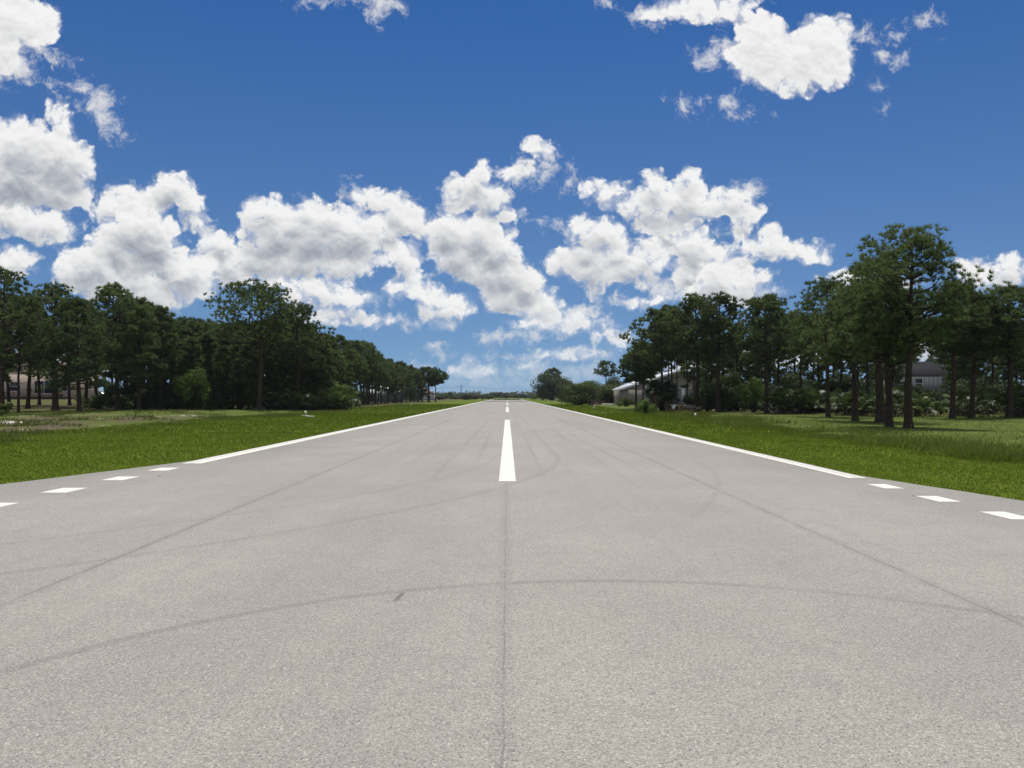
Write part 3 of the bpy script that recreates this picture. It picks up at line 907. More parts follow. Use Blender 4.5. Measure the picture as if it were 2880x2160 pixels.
for i in range(30):
    px = rt.uniform(590, 752); Y = 86 + rt.uniform(0, 7) + (752 - px) / 160 * 1.5
    palmetto((px - CX) / F * Y, Y, 'saw palmetto with fan fronds in the thicket at the right end of the left woods', 'palmetto thicket of the left woods', rt.uniform(.85, 1.45))
for i in range(14):
    px = rt.uniform(1660, 1800); Y = 67 + rt.uniform(0, 5)
    palmetto((px - CX) / F * Y, Y, 'saw palmetto with fan fronds between the airy pine and the lawn trees', 'palmettos left in the right stand', rt.uniform(.8, 1.35))
for i in range(24):
    px = rt.uniform(1800, 2215); Y = 60 - (px - 1800) / 415 * 4 + rt.uniform(0, 6)
    palmetto((px - CX) / F * Y, Y, 'saw palmetto with fan fronds below the grey house and the right-edge pines', 'palmettos along the back of the right lawn', rt.uniform(.75, 1.25))


# cabbage palm clump with a skirt of dead fronds
def cabbage_palm(px, Y, top, label, seed, s):
    rs = np.random.RandomState(seed); x = (px - CX) / F * Y; z = gz(x, Y); h = (hgt(top, Y) - z) * .8
    t = thing('cabbage_palm', label, 'palm', (x, Y, z), 0, 'cabbage palms before the garage')
    tr, fr, dd = MB(), MB(), MB()
    tr.tube([(0, 0, -.1), (.05, 0, h * .5), (.02, .05, h)], [.2, .17, .15], 9)
    for i in range(34):
        a = rs.uniform(0, 6.28); el = rs.uniform(-.5, 1.3); L = rs.uniform(.5, .95) * s
        o = np.array([0.02, .05, h * rs.uniform(.8, 1.0)])
        e = o + np.array([math.cos(a) * math.cos(el) * L, math.sin(a) * math.cos(el) * L, math.sin(el) * L])
        tr.tube([o, e], [.02, .01], 4, False)
        d = (e - o) / L; d[2] -= .3
        fan(fr, e, d, np.array([0, 0, 1.]) + rs.normal(0, .4, 3), .7 * s * rs.uniform(.8, 1.2), rs, 15, .35)
    for i in range(14):
        a = rs.uniform(0, 6.28); o = np.array([0, 0, h * rs.uniform(.5, .85)])
        e = o + np.array([math.cos(a) * .35, math.sin(a) * .35, -.3])
        fan(dd, e, np.array([math.cos(a) * .3, math.sin(a) * .3, -1.]), np.array([math.cos(a), math.sin(a), .3]), .6 * s, rs, 9, .1)
    obj('trunk', tr, M['bark'], t, True); obj('crown', fr, M['palm'], t); obj('dead_fronds', dd, M['deadfrond'], t)


cabbage_palm(1415, 82, 830, 'leftmost dark cabbage palm of the clump before the garage', 701, 1.1)
cabbage_palm(1434, 85, 824, 'tallest dark cabbage palm in the middle of the clump before the garage', 702, 1.25)
cabbage_palm(1446, 81, 838, 'rightmost cabbage palm of the clump, next to the brick pile', 703, 1.05)
shrub(1428, 84, 846, 50, 704, 'dark bush filling the foot of the cabbage palm clump', 'leaf_dark', 2600, .1, 14)

# ------------------------------------------------------------------ far trees along the horizon
farms = [shrub_meshes(9, 9, 800 + i, 1500, .55, 14) for i in range(4)]
fproto = {}


def fartree(px, Y, top, label, group, w=1.0, leaf=None):
    x = (px - CX) / F * Y; z = gz(x, Y); h = hgt(top, Y) - z; i = rt.randrange(4); rz = rt.uniform(0, 6.28)
    s = w; sz = h / 8.6
    if leaf or i not in fproto:
        t = place_shrub(farms[i] if not leaf else shrub_meshes(9, 9, int(px) + 7, 1500, .5, 14), (x, Y, z), label, 'tree', 'broadleaf_tree', leaf or 'leaf_dark', group, rz, s, sz)
        if not leaf: fproto[i] = t
        return t
    return dup(fproto[i], (x, Y, z), rz, label, s, sz, group)


fartree(1028, 400, 848.5, 'round dark reddish-brown tree right of the utility pole', None, 1.25, 'leaf_brown')
fartree(1016, 405, 850, 'dark round tree just behind the reddish-brown one', None, .9, 'leaf_dark')
fartree(972, 420, 846, 'small upright tree left of the utility pole', None, .45, 'leaf_mid')
GFs = 'far trees beyond the runway end'
for px in np.arange(945, 1172, 7.5):
    Y = rt.uniform(560, 720)
    top = 851.5 + rt.uniform(-2.0, 2.5) - (2.5 if 1072 < px < 1095 else 0)
    fartree(px + rt.uniform(-2, 2), Y, top, 'small hazy tree in the low line along the horizon beyond the runway end', GFs, rt.uniform(.8, 1.5))
# scrub between the houses and the pole on the left, and around the far house
for px, Y, top, w in ((958, 380, 855, .8), (985, 390, 856, .8), (1000, 395, 857, .7), (1042, 410, 852, .8), (948, 330, 854, .7), (1055, 430, 855, .8)):
    fartree(px, Y, top, 'low scrubby bush in the far row left of the runway end', 'far low scrub left of the runway end', w)
rs = np.random.RandomState(77)
b = MB()
for i in range(620):
    px = rs.uniform(-1300, 3500); Y = rs.uniform(800, 1000)
    x = (px - CX) / F * Y
    leafball(b, (x, Y, 3.0), (9, 6, 3.4 + rs.uniform(-1, 1.8)), 60, 1.5, rs)
struct(tag(obj('far_wood', b, M['leaf_dark']), 'low dark line of distant woods closing the horizon', 'woods'), 'stuff')

# ------------------------------------------------------------------ buildings
M['stucco_tan'] = mat('tan stucco', (.46, .38, .31), .9, .08, 3.0, .2)
M['stucco_grey'] = mat('warm grey stucco', (.28, .255, .23), .9, .08, 3.0, .2)
M['siding'] = mat('blue grey siding', (.14, .155, .17), .8, .08, 3.0, .2, stretch=(6, 6, .3))
M['siding_light'] = mat('pale siding', (.42, .42, .44), .8, .08, 3.0, .2)
M['white'] = mat('white trim', (.72, .72, .70), .55, .06, 5.0)
M['metalroof'] = mat('white metal roof', (.74, .75, .77), .4, .07, 2.0, .5)
M['galv'] = mat('galvanised roof edge', (.55, .58, .62), .45, .1, 2.0, .5)
M['shingle'] = mat('brown shingles', (.17, .10, .075), .9, .3, 9.0, .2, bump=.4)
M['shingle_dark'] = mat('dark shingles', (.03, .03, .032), 1.0, .3, 9.0, .03, bump=.4)
M['deck'] = mat('dark deck boards', (.05, .035, .03), .8, .3, 4.0)
M['door_grey'] = mat('grey roll door', (.22, .24, .26), .6, .06, 3.0)
M['glass'] = glassmat('dark glass')


def window(parent, x0, x1, z0, z1, y, mull=1, frame='white', rail=True, d=.08):
    """frame standing proud of a wall that faces -y, panes set inside it"""
    b = MB(); f = .07
    b.bx(x0 - f, x1 + f, y - d, y, z1, z1 + f); b.bx(x0 - f, x1 + f, y - d, y, z0 - f, z0)
    b.bx(x0 - f, x0, y - d, y, z0, z1); b.bx(x1, x1 + f, y - d, y, z0, z1)
    for i in range(1, mull + 1):
        xm = x0 + (x1 - x0) * i / (mull + 1) if mull else 0
        b.bx(xm - .03, xm + .03, y - d + .005, y, z0, z1)
    if rail:
        zm = (z0 + z1) / 2; b.bx(x0, x1, y - d + .008, y - .003, zm - .03, zm + .03)
    w = obj('window', b, M[frame], parent)
    p = MB(); p.bx(x0, x1, y - .03, y - .006, z0, z1); obj('pane', p, M['glass'], w)
    return w


def gable_roof(b, x0, x1, y0, y1, ze, zr, over=.4, th=.16, along='x'):
    """two slabs meeting at a ridge along x (or y)"""
    if along == 'y':
        xm = (x0 + x1) / 2
        for sgn, xe in ((-1, x0 - over), (1, x1 + over)):
            k = (zr - ze) / (xm - x0); zz = ze - k * over
            prof = [(xe, zz), (xm, zr), (xm, zr + th), (xe, zz + th)] if sgn < 0 else [(xm, zr), (xe, zz), (xe, zz + th), (xm, zr + th)]
            b.prism(prof, y0 - over, y1 + over)
    else:
        ym = (y0 + y1) / 2; k = (zr - ze) / (ym - y0); zz = ze - k * over
        for pr in ([(y0 - over, zz), (ym, zr), (ym, zr + th), (y0 - over, zz + th)], [(ym, zr), (y1 + over, zz), (y1 + over, zz + th), (ym, zr + th)]):
            p = np.array(pr); n = 4
            a = np.stack([np.full(n, x0 - over), p[:, 0], p[:, 1]], 1); c = np.stack([np.full(n, x1 + over), p[:, 0], p[:, 1]], 1)
            b.add(np.vstack([a, c]), q=[(i, (i + 1) % n, n + (i + 1) % n, n + i) for i in range(n)] + [(0, 1, 2, 3), (7, 6, 5, 4)])


# tan house on the left with terrace and sliding door
hx, hy = at(60, 140)[:2]; hz = gz(hx, hy) - .05
t = thing('house', 'tan stucco house with brown roof and dark sliding glass door behind the left trees', 'house', (hx, hy, hz))
b = MB(); b.bx(-14, 8.2, 0, 9, -.3, 4.6)
b.prism([(-14, 4.6), (8.2, 4.6), (-2.9, 8.2)], .001, 8.999); obj('wall', b, M['stucco_tan'], t)
b = MB(); gable_roof(b, -14, 8.2, 0, 9, 4.6, 8.2, .5, .18, 'y'); obj('roof', b, M['shingle'], t)
w = window(t, 1.25, 4.75, 1.15, 3.35, 0, 1, 'white', False); w.name = 'sliding_door'
window(t, -3.2, -1.4, 1.6, 3.2, 0, 0); window(t, -8.0, -5.5, 1.5, 3.3, 0, 1); window(t, 6.2, 7.2, 1.6, 3.0, 0, 0)
b = MB(); b.bx(-14.5, 8.6, -4.2, -.003, -.4, .95); obj('terrace', b, M['deck'], t)
b = MB(); b.bx(-14.6, 8.7, -4.35, -.003, .952, 1.06); obj('terrace_edge', b, mat('terrace coping', (.20, .15, .13), .8), t)


def planter(px, label, s, seed):
    x, y, _ = at(px, 137.2); zz = hz + 1.06
    t2 = thing('potted_plant', label, 'potted plant', (x, y, zz), 0, 'pots on the terrace')
    b = MB(); b.tube([(0, 0, 0), (0, 0, .05), (0, 0, .38), (0, 0, .42)], [.17, .19, .27, .29], 12); obj('pot', b, mat('clay pot', (.30, .13, .08), .8), t2, True)
    rs = np.random.RandomState(seed); b = MB()
    for i in range(5): leafball(b, (rs.uniform(-.25, .25), rs.uniform(-.25, .25), .42 + rs.uniform(.1, .6) * s), (.3 * s, .3 * s, .3 * s), 60, .09, rs)
    obj('foliage', b, M['leaf_bright'], t2)


planter(63, 'leafy potted plant on the terrace left of the sliding door', 1.2, 1)
planter(86, 'yellow-green potted plant closest to the sliding door', 1.5, 2)
planter(128, 'small potted plant before the right pane of the sliding door', .7, 3)
# terrace bench
x, y, _ = at(20, 137.4)
t = thing('bench', 'brick-coloured terrace bench left of the potted plants', 'bench', (x, y, hz + 1.06))
b = MB(); b.bx(-1.0, 1.0, -.25, .25, .38, .46); obj('seat', b, mat('bench slab', (.36, .22, .16), .8), t)
for sx in (-.8, .8):
    b = MB(); b.bx(sx - .14, sx + .14, -.2, .2, 0, .379); obj('leg', b, mat('bench block', (.30, .17, .12), .85), t)

# car seen between the left trunks
cx_, cy_ = at(219, 150)[:2]
M['carpaint'] = mat('silver paint', (.62, .64, .66), .25, .03, 2.0, .6)
M['tyre'] = mat('tyre rubber', (.02, .02, .02), .85, .2)
M['rim'] = mat('rim', (.5, .5, .52), .35, .1, metal=.8)
t = thing('parked_car', 'silver car parked between the trunks of the left trees', 'car', (cx_, cy_, gz(cx_, cy_)), R(12))
prof = [(-2.2, .35), (2.2, .35), (2.25, .75), (2.1, .92), (1.1, 1.0), (-1.9, 1.02), (-2.2, .9)]
b = MB(); b.prism(prof, -.88, .88); o = obj('body', b, M['carpaint'], t)
bv = o.modifiers.new('bevel', 'BEVEL'); bv.width = .06; bv.segments = 2
b = MB(); b.add([(-1.75, -.84, 1.0), (1.05, -.84, 1.0), (.35, -.68, 1.5), (-1.35, -.68, 1.5), (-1.75, .84, 1.0), (1.05, .84, 1.0), (.35, .68, 1.5), (-1.35, .68, 1.5)],
                q=[(0, 1, 2, 3), (5, 4, 7, 6), (1, 5, 6, 2), (4, 0, 3, 7)]); obj('window', b, M['glass'], t)
b = MB(); b.bx(-1.42, .42, -.70, .70, 1.501, 1.56); b.tube([(1.05, -.845, 1.0), (.37, -.69, 1.5)], .035, 5); b.tube([(-1.75, -.845, 1.0), (-1.37, -.69, 1.5)], .035, 5)
b.tube([(-.4, -.85, 1.0), (-.45, -.69, 1.5)], .03, 5); obj('car_roof', b, M['carpaint'], t)
for wx in (-1.35, 1.4):
    for wy in (-.86, .86):
        b = MB(); b.tube([(wx, wy - .1, .33), (wx, wy + .1, .33)], .33, 18); w = obj('wheel', b, M['tyre'], t)
        b = MB(); s = -1 if wy < 0 else 1; b.tube([(wx, wy + s * .09, .33), (wx, wy + s * .115, .33)], .2, 12); obj('rim', b, M['rim'], w)
for wy in (-.6, .6):
    b = MB(); b.box((2.22, wy, .72), (.08, .36, .14)); obj('headlight', b, M['white'], t)

# white-roofed house behind the receding row
hx, hy = at(822, 205)[:2]
t = thing('house', 'pale house with bright white metal roof behind the receding row of pines', 'house', (hx, hy, gz(hx, hy)))
b = MB(); b.bx(-3.6, 4.9, 0, 8, -.2, 2.7); obj('wall', b, M['siding'], t)
b = MB(); gable_roof(b, -3.6, 4.9, 0, 8, 2.7, 4.7, .5, .15, 'x'); obj('roof', b, M['metalroof'], t)
window(t, -2.2, -.9, 1.0, 2.2, 0, 0); window(t, 3.2, 4.6, 1.0, 2.2, 0, 1)
b = MB(); b.bx(.9, 1.85, -.05, -.003, .05, 2.1); obj('door', b, M['door_grey'], t)

# brown-roofed house by the last pine
hx, hy = at(915, 300)[:2]
t = thing('house', 'small house with brown hipped roof beside the last pines of the left row', 'house', (hx, hy, gz(hx, hy)))
b = MB(); b.bx(-4.0, 4.0, 0, 8, -.2, 2.3); obj('wall', b, M['siding_light'], t)
b = MB(); b.add([(-4.5, -.5, 2.25), (4.5, -.5, 2.25), (4.5, 8.5, 2.25), (-4.5, 8.5, 2.25), (-.6, 4, 4.6), (.6, 4, 4.6)], t=[(1, 2, 5), (3, 0, 4)], q=[(0, 1, 5, 4), (2, 3, 4, 5), (3, 2, 1, 0)])
obj('roof', b, M['shingle'], t)
window(t, -2.6, -1.3, .9, 1.9, 0, 0); window(t, 1.3, 2.8, .9, 1.9, 0, 1)

# garage with big gable on the right
gx, gy = at(1470, 140)[:2]
gzz = gz(gx, gy)
t = thing('garage', 'warm grey garage with wide metal-edged gable roof and grey roll doors behind the right pines', 'garage', (gx, gy, gzz))
HWd = 11.0; ZE, ZR = 2.75, 6.15
b = MB(); b.bx(-HWd, HWd, 0, 14, -.2, ZE); b.prism([(-HWd, ZE), (HWd, ZE), (0, ZR)], .001, 13.999)
obj('wall', b, M['stucco_grey'], t)
b = MB(); gable_roof(b, -HWd, HWd, 0, 14, ZE, ZR, .5, .26, 'y'); obj('roof', b, M['galv'], t)
for dx0, dx1 in ((-3.2, .2), (.7, 4.1)):
    b = MB()
    for i in range(9): b.bx(dx0, dx1, -.05 - .012 * (i % 2), -.003, .02 + i * .32, .02 + (i + 1) * .32 - .012)
    d = obj('roll_door', b, M['door_grey'], t)
    f = MB(); f.bx(dx0 - .14, dx0, -.09, -.002, 0, 3.0); f.bx(dx1, dx1 + .14, -.09, -.002, 0, 3.0); f.bx(dx0 - .14, dx1 + .14, -.09, -.002, 3.001, 3.14); obj('frame', f, M['white'], d)
b = MB(); b.bx(-6.4, -6.2, -.03, -.002, 0, 3.6); obj('corner_trim', b, M['white'], t)
# grey two-storey house behind the right stand
hx, hy = at(1985, 112)[:2]
t = thing('house', 'blue-grey two-storey house with white-framed window behind the right pines', 'house', (hx, hy, gz(hx, hy)), R(-3))
b = MB(); b.bx(-3.6, 4.3, 0, 9, -.2, 4.7); obj('wall', b, M['siding'], t)
bt = MB()
for i in range(13): bt.bx(-3.55 + i * .62, -3.51 + i * .62, -.03, -.002, 0, 4.65)
obj('siding_batten', bt, M['siding'], t)
b = MB(); gable_roof(b, -3.6, 4.3, 0, 9, 4.7, 6.7, .5, .18, 'x'); obj('roof', b, M['shingle_dark'], t)
window(t, -.55, .45, 2.75, 4.15, -.03, 0); window(t, -3.2, -1.9, 2.9, 3.8, -.03, 0)
b = MB(); b.add([(-4.6, -3.0, 2.0), (.2, -3.0, 1.75), (.2, -.03, 2.15), (-4.6, -.03, 2.45), (-4.6, -3.0, 2.1), (.2, -3.0, 1.85), (.2, -.03, 2.25), (-4.6, -.03, 2.55)],
                q=[(3, 2, 1, 0), (4, 5, 6, 7), (0, 1, 5, 4), (1, 2, 6, 5), (2, 3, 7, 6), (3, 0, 4, 7)]); po = obj('porch_roof', b, M['metalroof'], t)
for xx in (-4.4, 0.0):
    b = MB(); b.bx(xx - .06, xx + .06, -2.9, -2.78, -.1, 1.74); obj('porch_post', b, M['white'], t)

# ------------------------------------------------------------------ poles and wires
M['pole'] = mat('weathered pole', (.06, .055, .055), .9, .25, 3.0, stretch=(4, 4, .5))
M['wire'] = mat('wire', (.03, .03, .035), .6)
PY = 450
poles = []
for px, label in ((996, 'utility pole standing free in front of the horizon left of the runway end'),
                  (880, 'utility pole carrying the left span of wire, hidden among the receding pines'), (1235, 'utility pole carrying the right span of wire, hidden behind the big far tree')):
    x = (px - CX) / F * PY; z = gz(x, PY)
    top = 8.2 if px == 996 else 5.6 if px > 1000 else 5.6
    t = thing('utility_pole', label, 'utility pole', (x, PY, z), 0, 'utility poles along the far road')
    b = MB(); b.tube([(0, 0, -.3), (0, 0, 4), (0, 0, top)], [.20, .17, .14], 10); obj('pole', b, M['pole'], t, True)
    b = MB(); b.bx(-.8, .8, -.2, -.09, top - .9, top - .78); obj('crossarm', b, M['pole'], t)
    b = MB(); b.tube([(.16, -.28, top - 2.2), (.16, -.28, top - 1.4)], .2, 10); obj('transformer', b, mat('transformer', (.18, .19, .2), .5), t)
    poles.append((x, PY, z + top - .75))
a, c, d = poles
for p, q, label in ((c, a, 'thin power line sagging left from the free-standing utility pole'), (a, d, 'thin power line sagging right from the free-standing utility pole across the runway end')):
    b = MB(); u = np.linspace(0, 1, 25)
    for off in (-.7, .7):
        pts = np.array(p)[None] * (1 - u)[:, None] + np.array(q)[None] * u[:, None]; pts[:, 2] -= 1.2 * 4 * u * (1 - u) * .6; pts[:, 1] += off * .3 - .15; pts[:, 2] += (off > 0) * .0
        b.tube(pts, .035, 5)
    tag(obj('power_line', b, M['wire']), label, 'power line', 'power lines beyond the runway end')

# ------------------------------------------------------------------ runway edge lights
M['lens'] = mat('clear lens', (.80, .78, .62), .2, .03, 3.0, .5)
M['lightpost'] = mat('yellow post', (.62, .58, .40), .5, .1)
M['concrete'] = mat('concrete', (.42, .40, .37), .9, .15, 8.0)
lroot = None
for px, Y, label in ((660, 60, 'nearest runway edge light on the left grass, before the palmetto thicket'), (888, 143, 'far runway edge light on the left grass by the receding pines'),
                     (1502, 62, 'nearest runway edge light on the right, in the weeds before the garage'), (1284, 104, 'runway edge light on the right grass before the dirt mound'),
                     (1217, 156, 'runway edge light on the right grass left of the rounded dark shrub'), (1184, 198, 'farthest runway edge light on the right, below the big far tree')):
    x = (px - CX) / F * Y; z = gz(x, Y)
    if lroot is None:
        lroot = thing('edge_light', label, 'runway light', (x, Y, z), 0, 'runway edge lights')
        b = MB(); b.tube([(0, 0, -.05), (0, 0, .05), (0, 0, .07)], [.30, .30, .27], 20); obj('base', b, M['concrete'], lroot)
        b = MB(); b.tube([(0, 0, .07), (0, 0, .22)], [.035, .03], 10); b.tube([(0, 0, .22), (0, 0, .25)], [.085, .09], 14); obj('stem', b, M['lightpost'], lroot)
        b = MB(); b.tube([(0, 0, .25), (0, 0, .30), (0, 0, .36), (0, 0, .40), (0, 0, .42)], [.085, .10, .095, .06, .02], 16); obj('lens', b, M['lens'], lroot, True)
    else:
        dup(lroot, (x, Y, z), 0, label)
for ch in lroot.children: pass

# flat concrete pads in the grass near the left light
for px, py, w, label in ((670, 900.5, .55, 'pale concrete pad in the grass beside the nearest left runway light'),):
    x, y, _ = pos(px, py); z = gz(x, y)
    b = MB(); b.box((0, 0, .03), (w, w * .9, .12), taper=.94)
    tag(obj('concrete_pad', b, M['concrete'], loc=(x, y, z)), label, 'concrete pad')

# ------------------------------------------------------------------ rubble, mound, small debris
def mound(x, y, w, d, h, m, seed, name, label, cat):
    rs = np.random.RandomState(seed); n = 26; b = MB()
    u = np.linspace(-1, 1, n); X, Y = np.meshgrid(u, u, indexing='ij'); r = np.sqrt(X ** 2 + Y ** 2)
    Z = h * np.clip(1 - r, 0, 1) ** .8 * (1 + .35 * lump(X * 5 + seed, Y * 5)) + rs.normal(0, .03 * h, X.shape) - .08
    idx = np.arange(n * n).reshape(n, n)
    b.add(np.stack([X * w / 2, Y * d / 2, Z], -1).reshape(-1, 3), q=np.stack([idx[:-1, :-1], idx[1:, :-1], idx[1:, 1:], idx[:-1, 1:]], -1).reshape(-1, 4))
    return tag(obj(name, b, m, loc=(x, y, gz(x, y))), label, cat)


M['soil'] = mat('heaped soil', (.16, .115, .09), .95, .35, 5.0, .1, bump=.6)
x, y, _ = at(1301, 150); mound(x, y, 3.6, 3.0, 1.35, M['soil'], 4, 'dirt_mound', 'grey-brown heap of soil left of the garage', 'dirt mound')
x, y, _ = at(1282, 138); mound(x, y, 2.4, 2.2, .8, M['soil'], 9, 'dirt_mound', 'low brown heap of soil and brush behind the rounded dark shrub', 'dirt mound')
x, y, _ = at(1350, 146); b = MB(); b.box((0, 0, .03), (8.5, 4.0, .14), taper=.96)
tag(obj('driveway_slab', b, mat('pale slab', (.55, .53, .50), .9, .1), loc=(x, y, gz(x, y))), 'pale concrete slab on the ground before the left part of the garage', 'driveway')
# brick and board pile
x, y, _ = at(1476, 80.5); z = gz(x, y); rs = np.random.RandomState(8)
t = thing('rubble_pile', 'heap of broken reddish bricks and grey boards between the palm clump and the straight pine', 'rubble pile', (x, y, z), 0)
b = MB()
for i in range(90):
    rr = rs.uniform(0, 1) ** .7; a = rs.uniform(0, 6.28); hh = .85 * (1 - rr) * rs.uniform(.2, 1)
    b.box((math.cos(a) * rr * 1.5 - .3, math.sin(a) * rr * .7, .08 + hh), (rs.uniform(.15, .4), rs.uniform(.1, .25), rs.uniform(.08, .18)), rs.uniform(0, 3.1))
obj('brick', b, mat('broken brick', (.20, .11, .08), .9, .35, 2.0), t)
b = MB()
for i in range(46):
    xx = rs.uniform(.0, 1.7); hh = rs.uniform(.05, .62)
    p = np.array([xx, rs.uniform(-.6, .3), hh]); a = rs.normal(0, .5); l = rs.uniform(.25, .6)
    dv = np.array([math.cos(a), .2, math.sin(a) * .6]) * l
    b.tube([p - dv, p + dv], [.035, .035], 4)
obj('board', b, mat('grey boards', (.30, .27, .23), .9, .35, 2.0), t)
x, y, _ = at(1455, 79.2); b = MB()
b.prism([(-.36, .52), (0, .0), (.36, .52), (.0, .57)], -.02, .02)
o = tag(obj('panel', b, M['white'], loc=(x, y, z + hgt(884, 79.2) - z - .0)), 'white triangular board propped against the brick heap', 'board')
o.location.z = gz(x, y) + .22
# a stump of fallen white branches at the airy pine
rs = np.random.RandomState(21)
x, y, _ = at(1671, 68.5); b = MB()
for i in range(9):
    a = rs.uniform(0, 6.28); l = rs.uniform(.3, .8)
    p = rs.normal(0, .15, 3); p[2] = abs(p[2]) + .1
    q = p + np.array([math.cos(a) * l, math.sin(a) * l * .4, rs.uniform(.05, .6)])
    b.tube([p, (p + q) / 2 + rs.normal(0, .05, 3), q], [.035, .03, .012], 5)
tag(obj('fallen_branch', b, mat('bleached wood', (.55, .50, .44), .9), loc=(x, y, gz(x, y))), 'bleached dead branches lying at the foot of the airy round-topped pine', 'branches')

# bits of leaf and twig on the asphalt
M['twig'] = mat('dry leaf', (.07, .05, .035), .9, .4)
for px, py, l, label in ((344, 1029, .22, 'dark curled twig on the asphalt below the left edge dashes'), (1973, 1072, .14, 'small dark twig beside the middle right edge dash')):
    x, y, _ = pos(px, py); b = MB()
    a = (px * 7 % 31) / 10
    pts = [(-l / 2 * math.cos(a), -l / 2 * math.sin(a) * .4, .006), (0, 0, .008), (l / 2 * math.cos(a), l / 2 * math.sin(a) * .4, .008)]
    b.tube(pts, [.0025, .0045, .002], 6)
    tag(obj('dry_leaf', b, M['twig'], loc=(x, y, 0)), label, 'leaf', 'bits of leaf on the asphalt')

# ------------------------------------------------------------------ air
hz_m = bpy.data.materials.new('haze'); hz_m.use_nodes = True
ht = hz_m.node_tree; ht.nodes.remove(ht.nodes['Principled BSDF'])
pv = ht.nodes.new('ShaderNodeVolumePrincipled'); pv.inputs['Color'].default_value = (.80, .88, 1, 1); pv.inputs['Density'].default_value = HAZE; pv.inputs['Anisotropy'].default_value = .3
ht.links.new(pv.outputs[0], ht.nodes['Material Output'].inputs['Volume'])
b = MB(); b.bx(-6300, 6300, -460, 9200, -2.0, 19.0)
struct(obj('haze', b, hz_m), 'stuff')

